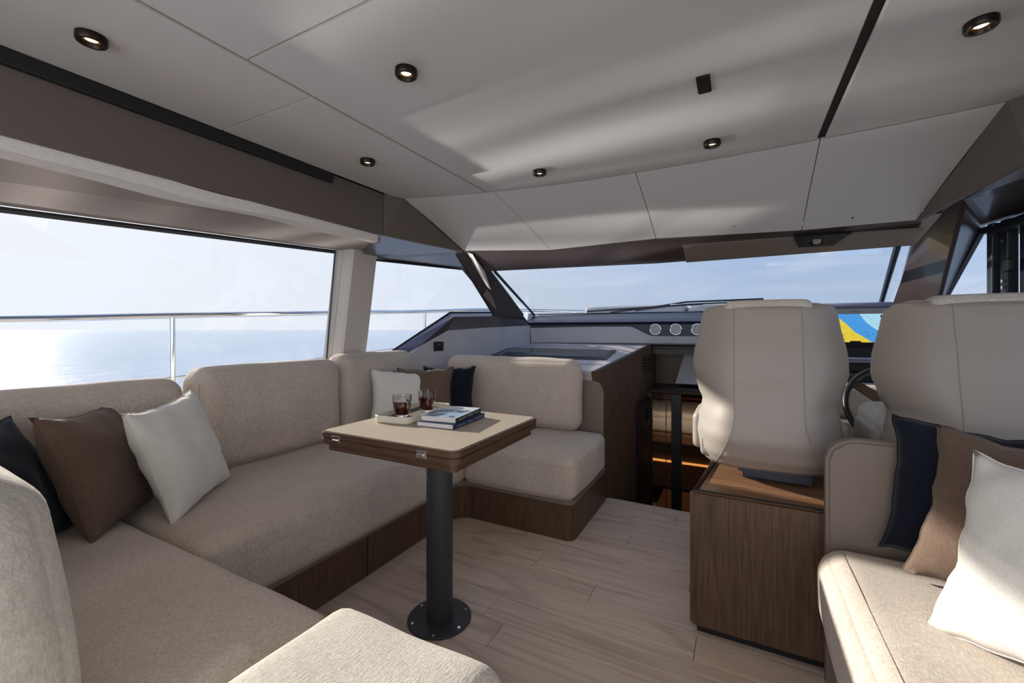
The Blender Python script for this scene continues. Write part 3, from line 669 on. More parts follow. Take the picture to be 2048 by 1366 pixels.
# steering wheel
sw = empty('steering_wheel', (0.74, 2.95, 0.80), 'black steering wheel with a brown spoke between the two helm seats', 'steering wheel')
c = Vector((0.76, 2.95, 0.79)); nrmw = Vector((0, -0.86, 0.5)).normalized(); ux = Vector((1, 0, 0)); uz = nrmw.cross(ux).normalized()
wr = lambda a, r: c + ux*r*math.cos(a) + uz*r*math.sin(a)
link('rim', tube_bm([wr(2*math.pi*k/48, 0.235) for k in range(48)], 0.0165, 12, True), 'black', sw, smooth=True)
for a in (R(146), R(-34)):
    p0, p1 = wr(a, 0.02)-uz*0.03, wr(a, 0.232); side = (p1-p0).cross(nrmw).normalized()
    link('spoke', poly_bm([p0-side*0.03, p1-side*0.022, p1+side*0.022, p0+side*0.03], 0.014, nrmw), 'walnut', sw)
link('hub', disc_bm(c-nrmw*0.02, nrmw, 0.06, 0.04, 32, 0.008), 'black', sw, smooth=True, autosmooth=40)
link('column', tube_bm([c-nrmw*0.02, c-nrmw*0.42], 0.035, 16), 'black', sw, smooth=True, autosmooth=40)
# padded locker below the helm console
hl = empty('helm_footwell_panel', (0.7, 3.4, 0.4), 'pale padded panels in the footwell behind the steering wheel', 'panel')
link('upper_pad', cushion_bm((0.40, 3.30, 0.66), (0.98, 3.46, 0.86), 0.03, (0, 0.01, 0.0), 8, 0), 'suede', hl, smooth=True)
link('lower_pad', cushion_bm((0.40, 3.24, 0.2), (0.98, 3.44, 0.65), 0.03, (0, 0.01, 0.0), 8, 0), 'shell', hl, smooth=True)

# =================================================================== GALLEY UNIT (port, forward of the sofa)
gu = empty('galley_cabinet', (-1.4, 3.4, 0.0), 'dark walnut cabinet with a pale sloping worktop behind the corner sofa', 'cabinet')
zt = lambda yy: 0.90+0.161*(yy-2.95)
side = [(-0.893, 2.95), (-0.687, 3.98)]
def sw_pt(t, z): return Vector((-0.893+0.206*t, 2.95+1.03*t, z))
bot = [Vector((-0.82, 3.0, -1.0)), sw_pt(1.0, -1.0)+Vector((0.0, 0, 0))]
bm = poly_bm([sw_pt(0, zt(2.95)+0.004), sw_pt(1, zt(3.98)+0.004), sw_pt(1, -1.0), (-0.815, 3.02, -1.0), (-0.815, 3.02, 0.0)], 0.03, (-1, 0.2, 0))
link('side_panel', bm, 'walnut', gu)
link('side_panel_edge', tube_bm([sw_pt(0, zt(2.95)-0.004)+Vector((-0.012, 0, 0)), sw_pt(1, zt(3.98)-0.004)+Vector((-0.012, 0, 0))], 0.014, 8), 'walnut_x', gu)
link('panel_joint', tube_bm([sw_pt(0.02, 0.56)+Vector((0.014, 0, 0)), sw_pt(0.5, 0.60)+Vector((0.004, 0, 0)), sw_pt(0.98, 0.64)+Vector((0.001, 0, 0))], 0.0015, 4), 'black', gu)
wt = [(-2.33, 2.99), (-0.925, 2.99), (-0.725, 3.99), (-1.9, 3.99)]
bm = bmesh.new(); vs = [bm.verts.new((x, y, zt(y))) for x, y in wt]; bm.faces.new(vs)
g = bmesh.ops.extrude_face_region(bm, geom=list(bm.faces))
for q in g['geom']:
    if isinstance(q, bmesh.types.BMVert): q.co.z -= 0.06
bmesh.ops.recalc_face_normals(bm, faces=bm.faces)
link('worktop', bm, 'worktop', gu)
link('worktop_joint', tube_bm([(-2.0, 3.18, zt(3.18)+0.0005), (-0.90, 3.18, zt(3.18)+0.0005)], 0.002, 4), 'black', gu)
def sheet(name, x0, x1, y0, y1, up, th, m, r=0.03):
    pts = [(x, y, zt(y)+up) for x, y in round_rect(x0, y0, x1, y1, r, 5)]
    return link(name, poly_bm(pts, th, (0, -0.16, 1)), m, gu)
sheet('hob_frame', -1.98, -0.925, 3.33, 3.70, 0.001, 0.006, 'black')
sheet('hob_glass', -1.95, -0.955, 3.36, 3.67, 0.0072, 0.002, 'dark_glass')
sheet('hob_zone', -1.90, -1.0, 3.385, 3.50, 0.0095, 0.0015, 'dash')
link('worktop_front', box_bm((-2.2, 2.965, 0.82), (-0.90, 2.99, 0.903), 0.006), 'worktop', gu)
for k in range(5):
    z = 0.955-0.028*k
    a, b_ = sw_pt(0.80, z), sw_pt(0.955, z)
    o_ = Vector((0.016, 0, 0))
    link('vent_slat', poly_bm([a+o_+Vector((0, 0, -0.006)), b_+o_+Vector((0, 0, -0.006)), b_+o_+Vector((0.0, 0, 0.006)), a+o_+Vector((0, 0, 0.006))], 0.004, (1, -0.2, 0)), 'walnut_x', gu)
a, b_ = sw_pt(0.79, 0), sw_pt(0.965, 0)
link('vent_recess', poly_bm([a+Vector((0.014, 0, 0.83)), b_+Vector((0.014, 0, 0.83)), b_+Vector((0.014, 0, 0.968)), a+Vector((0.014, 0, 0.968))], 0.001, (1, -0.2, 0)), 'black', gu)

# =================================================================== COMPANIONWAY
cw = empty('companionway_door', (-0.45, 3.9, -0.73), 'dark framed smoked glass door down to the lit lower cabin', 'door')
link('top_rail', box_bm((-0.70, 3.86, 0.655), (0.35, 3.93, 0.69), 0.006), 'bronze', cw)
link('stile', box_bm((-0.70, 3.88, -0.95), (-0.665, 3.92, 0.655), 0.003), 'black', cw)
link('stile', box_bm((-0.505, 3.87, -0.95), (-0.425, 3.92, 0.655), 0.003), 'black', cw)
link('stile', box_bm((0.10, 3.88, -0.95), (0.16, 3.92, 0.655), 0.003), 'black', cw)
link('door_glass', box_bm((-0.665, 3.895, -0.95), (-0.505, 3.901, 0.655)), 'door_glass', cw)
link('door_glass', box_bm((-0.425, 3.895, -0.95), (0.10, 3.901, 0.655)), 'door_glass', cw)
link('meeting_strip', box_bm((-0.553, 3.885, -0.95), (-0.547, 3.895, 0.655)), 'black', cw)
dl = empty('open_door_leaf', (-0.72, 3.6, -0.73), 'black edge of the folded companionway door against the walnut side', 'door')
link('leaf', poly_bm([(-0.735, 3.58, -0.95), (-0.69, 3.84, -0.95), (-0.69, 3.84, 0.62), (-0.735, 3.58, 0.60)], 0.02, (1, -0.17, 0)), 'black', dl)
for z in (0.43, -0.42):
    link('hinge', box_bm((-0.685, 3.74, z), (-0.672, 3.79, z+0.10), 0.005), 'bronze', dl)
    link('hinge_pin', tube_bm([(-0.668, 3.765, z+0.01), (-0.668, 3.765, z+0.09)], 0.008, 8), 'chrome', dl)
st = empty('dashboard_niche', (-0.3, 4.0, 0.69), 'dark walnut niche with a grey padded side below the dashboard', 'niche')
link('back_panel', box_bm((-0.72, 4.30, 0.60), (0.5, 4.33, 1.06)), 'walnut', st)
link('shelf', box_bm((-0.70, 3.93, 0.66), (0.5, 4.30, 0.69)), 'black', st)
link('side_cheek', box_bm((-0.72, 3.99, 0.66), (-0.70, 4.30, 1.055)), 'walnut', st)
link('niche_lip', box_bm((-0.68, 3.99, 1.035), (0.3, 4.02, 1.056), 0.004), 'bronze', st)
link('padded_cheek', poly_bm([(-0.50, 4.10, 0.72), (0.0, 4.10, 0.72), (0.0, 4.22, 1.04), (-0.44, 4.22, 1.04), (-0.44, 4.20, 0.96)], 0.02, (0, 1, 0)), 'dash_fabric', st)
# lower cabin shell
lc = struct('wall_lower_cabin', poly_bm([(-2.1, 7.0, -1.0), (1.2, 7.0, -1.0), (1.2, 7.0, 0.64), (-2.1, 7.0, 0.64)], 0.03, (0, 1, 0)), 'hull_dark')
struct('wall_lower_left', box_bm((-2.13, 3.9, -1.0), (-2.1, 7.0, 0.64)), 'hull_dark')
struct('wall_lower_right', box_bm((1.2, 3.04, -1.0), (1.23, 7.0, 0.64)), 'hull_dark')
struct('ceiling_lower', box_bm((-2.13, 3.95, 0.62), (1.23, 7.0, 0.66)), 'hull_dark')
struct('wall_step_riser', box_bm((-0.86, 3.03, -1.0), (1.2, 3.04, -0.05)), 'walnut')
struct('floor_lower', box_bm((-2.1, 3.04, -1.05), (1.2, 7.0, -0.95)), 'oak')
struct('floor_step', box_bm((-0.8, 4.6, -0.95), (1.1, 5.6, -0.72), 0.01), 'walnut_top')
bd = empty('lower_cabin_bed', (-0.3, 6.0, -0.72), 'bed with white linen and copper cushions in the lower cabin', 'bed')
link('bed_base', box_bm((-1.4, 5.45, -0.70), (0.8, 6.9, -0.10), 0.01), 'walnut_x', bd)
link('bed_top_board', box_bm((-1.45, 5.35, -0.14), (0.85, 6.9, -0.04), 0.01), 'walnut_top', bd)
link('mattress', cushion_bm((-1.35, 5.45, -0.04), (0.75, 6.85, 0.12), 0.05, (0, 0, 0.01), 8), 'bed_white', bd, smooth=True)
link('bed_sheet', cushion_bm((-1.2, 5.50, 0.12), (0.3, 6.5, 0.19), 0.03, (0, 0, 0.01), 12, 0.02), 'bed_white', bd, smooth=True)
link('led_strip', box_bm((-1.4, 5.42, -0.385), (0.8, 5.445, -0.365)), 'led_strip', bd)
link('headboard', box_bm((-1.4, 6.90, 0.0), (0.8, 6.97, 0.60), 0.01), 'walnut_top', bd)
for k, x in enumerate((-1.05, -0.60, -0.1, 0.35)):
    o = link('bed_cushion', cushion_bm((x-0.22, 6.55, 0.18), (x+0.22, 6.75, 0.52), 0.07, (0, 0.03, 0), 8), 'copper', None, smooth=True)
    finish(o, ('copper cushion on the lower cabin bed, first from the walnut cabinet side', 'copper cushion on the lower cabin bed, second from the walnut cabinet side', 'copper cushion on the lower cabin bed, third from the walnut cabinet side', 'copper cushion on the lower cabin bed, last, mostly behind the helm seat')[k], 'cushion', 'copper cushions on the lower cabin bed')
light('lower_cabin_lamp', 'AREA', (-0.4, 5.0, 0.58), 8, (1.0, 0.82, 0.64), aim=(-0.4, 6.3, 0.0), shape='RECTANGLE', size=1.2, size_y=0.2)
light('lower_step_lamp', 'AREA', (-0.4, 4.6, 0.3), 1.0, (1.0, 0.72, 0.45), aim=(-0.4, 5.2, -0.8), shape='RECTANGLE', size=0.8, size_y=0.1)

# =================================================================== CORNER SOFA
cs = empty('corner_sofa', (-2.0, 1.6, 0.0), 'beige linen U-shaped corner sofa on a dark walnut plinth under the left window', 'sofa')
pts = [(-2.5, -0.6), (-1.6, -0.6), (-1.6, 2.20)]
for i in range(7):
    t = R(180-90*i/6); pts.append((-1.5+0.10*math.cos(t), 2.20+0.10*math.sin(t)))
pts += [(-0.87, 2.30)]
for i in range(1, 6):
    t = R(-90+90*i/5); pts.append((-0.87+0.045*math.cos(t), 2.345+0.045*math.sin(t)))
pts += [(-0.825, 2.97), (-2.5, 2.97)]
link('plinth', vprism_bm(pts, 0.0, 0.20), 'walnut', cs)
link('plinth_trim', vprism_bm([(x+(0.012 if i in (1, 2) else 0), y) for i, (x, y) in enumerate(pts)], 0.20, 0.235, 0.004), 'taupe', cs)
link('plinth_joint', box_bm((-1.602, 1.518, 0.0), (-1.5985, 1.524, 0.2)), 'black', cs)
M['linen_thread'] = plain('linen_thread', lin(166, 152, 138), 0.9)
def seamline(parent, pts, r=0.0009): return link('seam', tube_bm(pts, r, 5), 'linen_thread', parent)
s1 = link('seat_cushion', cushion_bm((-2.40, 0.765, 0.225), (-1.553, 2.93, 0.485), 0.045, (0.012, 0.0, 0.022), 30, 0.006, 1), 'linen', cs, smooth=True)
seamline(s1, on_edge((-1.563, 0.82, 0.452), (-1.563, 2.24, 0.452)))
s2 = link('seat_cushion', cushion_bm((-1.548, 2.262, 0.235), (-0.81, 2.93, 0.485), 0.045, (0.012, 0.012, 0.02), 26, 0.006, 5), 'linen', cs, smooth=True)
seamline(s2, on_edge((-1.50, 2.272, 0.455), (-0.84, 2.272, 0.455)))
seamline(s2, on_edge((-0.824, 2.276, 0.27), (-0.824, 2.276, 0.44)))
s3 = link('seat_cushion', cushion_bm((-2.40, 0.02, 0.225), (-0.895, 0.755, 0.487), 0.045, (0.012, 0.01, 0.022), 30, 0.006, 9), 'linen', cs, smooth=True)
seamline(s3, on_edge((-0.905, 0.10, 0.458), (-0.905, 0.70, 0.458)))
def back(lo, hi, r=0.085, puff=(0.02, 0.0, 0.006), seed=0, tilt=None, mname='linen'):
    bm = cushion_bm(lo, hi, r, puff, 26, 0.007, seed)
    if tilt:
        c0 = (Vector(lo)+Vector(hi))/2; c0.z = lo[2]
        bm.transform(Matrix.Translation(c0) @ Matrix.Rotation(tilt[1], 4, tilt[0]) @ Matrix.Translation(-c0))
    return link('back_cushion', bm, mname, cs, smooth=True)
b1 = back((-2.46, 0.28, 0.49), (-2.27, 1.085, 0.975), seed=2, tilt=('Y', R(-3)))
b2 = back((-2.46, 1.105, 0.49), (-2.25, 1.96, 1.01), seed=3, tilt=('Y', R(-3)))
seamline(b2, on_edge((-2.275, 1.125, 0.56), (-2.30, 1.125, 0.94)))
b3 = back((-2.46, 1.958, 0.49), (-2.25, 2.78, 1.035), seed=4, tilt=('Y', R(-3)))
b4 = back((-2.09, 2.77, 0.495), (-0.965, 2.945, 0.995), seed=6, puff=(0, 0.02, 0.006), tilt=('X', R(-2)))
b5 = back((-2.40, 0.125, 0.49), (-0.945, 0.325, 0.985), r=0.098, seed=8, puff=(0.012, 0.015, 0.006), mname='boucle', tilt=('X', R(7)))
link('side_wing', poly_bm([(x, 2.955, z) for x, z in [(-1.02, 0.2), (-0.835, 0.2), (-0.835, 0.76), (-0.845, 0.80), (-0.87, 0.83), (-0.91, 0.84), (-1.02, 0.84)]], 0.012, (0, 1, 0)), 'taupe', cs)
link('back_board', box_bm((-2.48, 2.951, 0.2), (-0.95, 2.966, 0.83)), 'taupe', cs)

# pouf at the open end of the sofa
po = empty('pouf', (-0.65, 0.5, 0.0), 'square pale boucle pouf in sunlight beside the aft sofa seat', 'pouf')
link('pouf_base', box_bm((-0.85, -0.05, 0.0), (-0.44, 0.70, 0.22), 0.02), 'walnut', po)
link('pouf_cushion', cushion_bm((-0.885, -0.10, 0.22), (-0.405, 0.765, 0.525), 0.05, (0.008, 0.008, 0.022), 26, 0.006, 12), 'boucle', po, smooth=True)

# =================================================================== TABLE
tb = empty('folding_table', (-1.10, 1.44, 0.0), 'folding walnut table with beige leather inlay on a dark pedestal', 'table')
def leaf(name, z0, z1, inset=0.0, m='walnut_x', r=0.035):
    return link(name, vprism_bm(round_rect(-1.478+inset, 1.15+inset, -0.812-inset, 1.805-inset, r, 6), z0, z1, 0.0025), m, tb)
leaf('upper_leaf', 0.7765, 0.7985)
leaf('lower_leaf', 0.752, 0.7745)
link('table_inlay', vprism_bm(round_rect(-1.466, 1.162, -0.824, 1.793, 0.028, 6), 0.7985, 0.8005, 0.0005), 'table_leather', tb)
leaf('table_frame', 0.722, 0.752, 0.022, r=0.02)
for x in (-1.375, -0.955):
    h = link('hinge', box_bm((x-0.022, 1.1465, 0.763), (x+0.022, 1.1505, 0.790), 0.001), 'chrome', tb)
    link('hinge_knuckle', tube_bm([(x-0.012, 1.1455, 0.7755), (x+0.012, 1.1455, 0.7755)], 0.004, 8), 'chrome', h)
link('pedestal', lathe_bm([(0.0545, 0.008), (0.0545, 0.722)], 48, (-1.10, 1.44, 0)), 'pole', tb, smooth=True, autosmooth=40)
bpz = link('base_plate', lathe_bm([(0.131, 0.0005), (0.131, 0.006), (0.129, 0.008)], 64, (-1.10, 1.44, 0)), 'pole', tb, smooth=True, autosmooth=40)
for a in (-130, -65, -10, 50, 110, 170):
    x, yy = -1.10+0.112*math.cos(R(a)), 1.44+0.112*math.sin(R(a))
    link('screw', lathe_bm([(0.0065, 0.008), (0.0055, 0.0105), (0.003, 0.0105), (0.0028, 0.0092)], 14, (x, yy, 0)), 'chrome', bpz)

# tray with two tumblers
def xf(o_, ang, org):
    pass
tr = empty('serving_tray', (-1.335, 1.56, 0.8), 'cream rectangular tray with rounded corners on the folding table', 'tray', rot=(0, 0, R(8)))
bm = bmesh.new()
def ring(w, l, r, z): return [(x, y, z) for x, y in round_rect(-w/2, -l/2, w/2, l/2, r, 6)]
levels = [ring(.172, .372, .03, 0.001), ring(.182, .382, .035, 0.006), ring(.186, .386, .037, 0.030), ring(.182, .382, .035, 0.0325), ring(.174, .374, .031, 0.031), ring(.170, .370, .029, 0.008)]
prev = None
for lv in levels:
    vs = [bm.verts.new(p) for p in lv]
    if prev:
        for k in range(len(vs)): bm.faces.new((prev[k], prev[(k+1) % len(vs)], vs[(k+1) % len(vs)], vs[k]))
    else: bm.faces.new(vs[::-1])
    prev = vs
bm.faces.new(prev); bmesh.ops.recalc_face_normals(bm, faces=bm.faces)
link('tray_body', bm, 'tray', tr, world=False, smooth=True, autosmooth=35)
link('tray_liner', vprism_bm(round_rect(-.083, -.183, .083, .183, .027, 5), 0.0082, 0.0092), 'tray_felt', tr, world=False)
def tumbler(loc, label):
    g = empty('drinking_glass', loc, label, 'glass', 'tumblers of red drink on the tray')
    outp = [(0.026, 0.0), (0.030, 0.003), (0.036, 0.03), (0.041, 0.06), (0.0425, 0.098), (0.0418, 0.0985), (0.0408, 0.098), (0.039, 0.06), (0.034, 0.03), (0.028, 0.012), (0.0005, 0.010)]
    link('glass_body', lathe_bm(outp, 40, closed_top=True), 'tumbler', g, world=False, smooth=True, autosmooth=50)
    link('drink', lathe_bm([(0.0005, 0.0105), (0.0276, 0.0125), (0.0336, 0.03), (0.0386, 0.06), (0.0394, 0.070), (0.0005, 0.070)], 40), 'drink', g, world=False, smooth=True, autosmooth=50)
    return g
tumbler((-1.345, 1.485, 0.8095), 'short clear glass of red drink at the near end of the tray')
tumbler((-1.322, 1.632, 0.8095), 'short clear glass of red drink at the far end of the tray')

# books
def cover_mat(name, a, b_, scale, split=None):
    m, nt, b = mat(name)
    t = nd(nt, 'ShaderNodeTexCoord'); n = nd(nt, 'ShaderNodeTexNoise'); n.inputs['Scale'].default_value = scale; n.inputs['Detail'].default_value = 3
    mp = nd(nt, 'ShaderNodeMapping'); mp.inputs['Scale'].default_value = (1, 1, 1)
    nt.links.new(t.outputs['Object'], mp.inputs[0]); nt.links.new(mp.outputs[0], n.inputs[0])
    r = ramp(nt, [(0.42, a[:3]), (0.60, b_[:3])]); nt.links.new(n.outputs[0], r.inputs[0]); nt.links.new(r.outputs[0], b.inputs['Base Color'])
    b.inputs['Roughness'].default_value = 0.22
    return m
M['cover_photo'] = cover_mat('cover_photo', lin(20, 38, 62), lin(150, 176, 204), 16)
M['cover_white'] = plain('cover_white', lin(206, 214, 224), 0.25)
M['cover_black'] = plain('cover_black', lin(24, 26, 30), 0.3)
M['cover_blue'] = plain('cover_blue', lin(26, 44, 82), 0.3)
def book(loc, rot, w, l, th, top_m, spine_m, label, photo=False):
    """w along x, l along y; spine on the +x side"""
    bk = empty('book', loc, label, 'book', 'books stacked on the table', rot=(0, 0, rot))
    link('pages', box_bm((-w/2+0.003, -l/2+0.0025, 0.0016), (w/2-0.004, l/2-0.0025, th-0.0016)), 'paper', bk, world=False)
    link('back_cover', box_bm((-w/2, -l/2, 0), (w/2, l/2, 0.0016)), spine_m, bk, world=False)
    cv = link('front_cover', box_bm((-w/2, -l/2, th-0.0016), (w/2, l/2, th)), top_m, bk, world=False)
    sp_ = link('spine', box_bm((w/2-0.004, -l/2, 0.0), (w/2, l/2, th), 0.0008), spine_m, bk, world=False)
    if photo:
        link('cover_print', box_bm((-w/2+0.001, -l/2+0.001, th), (w/2-0.012, l/2-0.075, th+0.0003)), 'cover_photo', cv, world=False)
    bm = bmesh.new()
    r2 = random.Random(int(th*10000))
    for k in range(9):
        y0 = -l/2+0.03+k*0.022
        if k in (3, 6): continue
        bm.faces.new([bm.verts.new(p) for p in ((w/2+0.0003, y0, th*0.38), (w/2+0.0003, y0+r2.uniform(0.010, 0.018), th*0.38), (w/2+0.0003, y0+0.014, th*0.62), (w/2+0.0003, y0, th*0.62))])
    finish(link('spine_title', bm, 'bezel_ink', sp_, world=False), kind='stuff')
    return bk
book((-1.105, 1.535, 0.8006), R(4), 0.18, 0.27, 0.020, 'cover_blue', 'cover_blue', 'blue book at the bottom of the stack on the table')
book((-1.108, 1.54, 0.8208), R(8), 0.165, 0.245, 0.022, 'cover_white', 'cover_black', 'book with a photo cover and black spine on top of the blue book', True)

# =================================================================== THROW PILLOWS
def pillow_bm(w, h, t, seed):
    N = 26; bm = bmesh.new(); grid = {}
    for sgn in (1, -1):
        for i in range(N+1):
            for j in range(N+1):
                u = -1+2*i/N; v = -1+2*j/N
                edge = i in (0, N) or j in (0, N)
                if sgn == -1 and edge: grid[(sgn, i, j)] = grid[(1, i, j)]; continue
                e = 0.12
                x = u*(1-e*(1-v*v)*abs(u)**2)*w/2; z = v*(1-e*(1-u*u)*abs(v)**2)*h/2
                prof = max(0.0, (1-u**4)*(1-v**4))**0.55
                d = t/2*prof*(0.62+0.38*(1-u*u)*(1-v*v))
                p = Vector((x, 0, z))
                nn = noise.noise(Vector((u*2.2+seed, v*2.2, sgn*3+seed)))*0.015 + noise.noise(Vector((u*6+seed, v*5, sgn)))*0.003
                crease = 0.004*math.sin(9*(u+v)+seed)*max(0, (abs(u*v))-0.25)
                grid[(sgn, i, j)] = bm.verts.new(p+Vector((noise.noise(Vector((u*4, v*4, seed)))*0.009, -sgn*(d+(nn+crease)*prof), noise.noise(Vector((v*4, u*4, seed+7)))*0.009)))
    for sgn in (1, -1):
        for i in range(N):
            for j in range(N):
                q = [grid[(sgn, i, j)], grid[(sgn, i+1, j)], grid[(sgn, i+1, j+1)], grid[(sgn, i, j+1)]]
                if sgn == -1: q = q[::-1]
                try: bm.faces.new(q)
                except ValueError: pass
    rim = [grid[(1, i, 0)].co.copy() for i in range(N)] + [grid[(1, N, j)].co.copy() for j in range(N)] + [grid[(1, N-i, N)].co.copy() for i in range(N)] + [grid[(1, 0, N-j)].co.copy() for j in range(N)]
    bmesh.ops.recalc_face_normals(bm, faces=bm.faces)
    return bm, rim
def pillow(loc, rot, s, m, label, group, seed, t=0.17):
    bm, rim = pillow_bm(s, s, t, seed)
    o = link('throw_pillow', bm, m, None, smooth=True, world=False)
    o.location = loc; o.rotation_euler = rot
    finish(o, label, 'pillow', group)
    link('piping', tube_bm(rim, 0.0019, 6, True), m, o, world=False, smooth=True)
    return o
G1, G2, G3 = 'throw pillows at the aft end of the corner sofa', 'throw pillows in the far corner of the sofa', 'throw pillows on the starboard sofa'
pillow((-2.0, 0.42, 0.70), (-0.40, 0.0, 2.42), .44, 'navy_pillow', 'navy pillow half hidden behind the rounded pale cushion, under the left window', G1, 1.3, 0.15)
pillow((-2.09, 0.697, 0.695), (-0.369, 0.051, 2.399), .46, 'brown_pillow', 'brown pillow between the navy and the white pillow under the left window', G1, 2.1)
pillow((-2.02, 0.93, 0.70), (-0.336, -0.065, 2.249), .46, 'white_pillow', 'white pillow leaning under the left window in front of the brown one', G1, 3.7)
pillow((-2.05, 2.255, 0.735), (-0.45, 0.06, 0.864), .41, 'white_pillow', 'white pillow in the far sofa corner behind the two glasses', G2, 4.4, 0.14)
pillow((-1.955, 2.39, 0.74), (-0.35, -0.014, 0.598), .405, 'brown_pillow', 'brown pillow in the far sofa corner between white and navy', G2, 5.9, 0.13)
pillow((-1.86, 2.535, 0.745), (-0.25, -0.02, 0.40), .395, 'navy_pillow', 'navy pillow in the far sofa corner against the wide back cushion', G2, 6.2, 0.12)
pillow((0.612, 1.70, 0.715), (-0.05, 0.083, -0.12), .42, 'navy_pillow', 'navy pillow propped against the taupe leather end of the right sofa', G3, 7.7, 0.13)
pillow((0.645, 1.525, 0.71), (-0.37, 0.07, -0.57), .43, 'brown_pillow', 'brown pillow between navy and white pillows on the right sofa', G3, 8.8, 0.14)
pillow((0.60, 1.255, 0.70), (-0.36, 0.01, -0.80), .43, 'white_pillow', 'large white pillow nearest on the right sofa, partly in sunlight', G3, 9.5, 0.16)

# =================================================================== STARBOARD SOFA
ss = empty('starboard_sofa', (0.7, 1.0, 0.0), 'pale linen sofa with a taupe leather end panel at the right edge', 'sofa')
ep = [(x, 1.765, z) for x, z in [(0.262, 0.0), (1.25, 0.0), (1.25, 0.838), (0.345, 0.838), (0.315, 0.832), (0.29, 0.818), (0.272, 0.797), (0.262, 0.765)]]
bm = poly_bm(ep, 0.06, (0, 1, 0)); bmesh.ops.bevel(bm, geom=[e for e in bm.edges if abs(e.verts[0].co.y-e.verts[1].co.y) < 1e-5], offset=0.012, segments=3, affect='EDGES')
epo = link('end_panel', bm, 'taupe', ss, smooth=True, autosmooth=40)
link('stitching', tube_bm([(x+(0.012 if x < 0.3 else 0), 1.7635, z-(0.012 if z > .8 else 0)) for x, y, z in [ep[i] for i in (2, 3, 4, 5, 6, 7)]] + [(0.274, 1.7635, 0.52)], 0.0012, 5), 'seam', epo)
link('sofa_base', box_bm((0.30, -0.8, 0.0), (1.3, 1.765, 0.26), 0.01), 'taupe', ss)
sc1 = link('seat_cushion', cushion_bm((0.232, -0.9, 0.24), (1.0, 1.757, 0.495), 0.075, (0.015, 0.0, 0.018), 32, 0.005, 15), 'linen', ss, smooth=True)
seamline(sc1, on_edge((0.290, 0.3, 0.500), (0.290, 1.70, 0.500)))
link('back_cushion', cushion_bm((0.98, -0.9, 0.48), (1.2, 1.75, 0.92), 0.08, (0.02, 0, 0), 16, 0.004, 17), 'linen', ss, smooth=True)

# =================================================================== HELM CABINET
hb = empty('seat_cabinet', (0.1, 2.2, 0.0), 'walnut cabinet standing on the floor under the nearer helm seat', 'cabinet')
link('recessed_base', box_bm((-0.145, 1.862, 0.0), (0.60, 2.75, 0.032)), 'black', hb)
fp_ = round_rect(-0.17, 0.032, 0.60, 0.553, 0.022, 5, (0, 0, 1, 0))
link('aft_panel', poly_bm([(x, 1.842, z) for x, z in fp_], 0.02, (0, 1, 0)), 'walnut', hb)
link('cabinet_body', vprism_bm([(-0.166, 1.862), (0.60, 1.862), (0.60, 2.8), (-0.10, 2.8), (-0.12, 2.30)], 0.032, 0.548), 'walnut', hb)
link('top_trim', vprism_bm([(-0.152, 1.852), (0.60, 1.852), (0.60, 2.72), (-0.095, 2.72), (-0.108, 2.30)], 0.548, 0.556, 0.001), 'black', hb)
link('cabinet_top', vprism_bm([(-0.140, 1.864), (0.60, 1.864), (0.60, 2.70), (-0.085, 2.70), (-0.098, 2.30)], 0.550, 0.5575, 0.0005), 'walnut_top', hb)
link('raised_edge', tube_bm([(0.60, 1.847, 0.5575), (-0.157, 1.847, 0.5575), (-0.112, 2.30, 0.5575), (-0.095, 2.75, 0.5575)], 0.006, 4), 'walnut_x', hb)
b_ = link('cabinet_fiddle', tube_bm([(0.60, 1.856, 0.562), (-0.147, 1.856, 0.562), (-0.103, 2.30, 0.562), (-0.09, 2.72, 0.562)], 0.0045, 4), 'black', hb)

# =================================================================== HELM SEATS
def interp(tbl, z):
    for (a, b) in zip(tbl, tbl[1:]):
        if a[0] <= z <= b[0]:
            t = (z-a[0])/(b[0]-a[0]); t = t*t*(3-2*t)*0.5+t*0.5
            return [a[i]+(b[i]-a[i])*t for i in range(1, len(a))]
    return list(tbl[0][1:]) if z < tbl[0][0] else list(tbl[-1][1:])
# z, half width, y of the rear face, wing depth forward
PROF = [(0.600, 0.215, 2.10, 0.05), (0.625, 0.240, 2.055, 0.09), (0.67, 0.262, 2.015, 0.14), (0.745, 0.275, 1.985, 0.19), (0.81, 0.268, 1.99, 0.20), (0.885, 0.255, 2.0, 0.20), (0.93, 0.272, 2.01, 0.19),
        (1.015, 0.296, 2.03, 0.17), (1.08, 0.294, 2.04, 0.16), (1.245, 0.263, 2.075, 0.13), (1.285, 0.252, 2.085, 0.11), (1.300, 0.240, 2.10, 0.08), (1.306, 0.222, 2.115, 0.05)]
def shell_ring(z, cx, sx, inflate=0.0, dy=0.0):
    hw, yb, dep = interp(PROF, z); hw = hw*sx; pts = []
    n = 40
    for k in range(n+1):
        t = -1+2*k/n
        x = hw*math.sin(t*math.pi/2) if False else hw*t
        e = abs(t)
        # flat back that turns forward at the sides
        bend = max(0.0, (e-0.40)/0.60)
        y = yb + 0.012*e*e + dep*(bend**2.3)*0.92
        pts.append((cx+x, y+dy, z))
    return pts
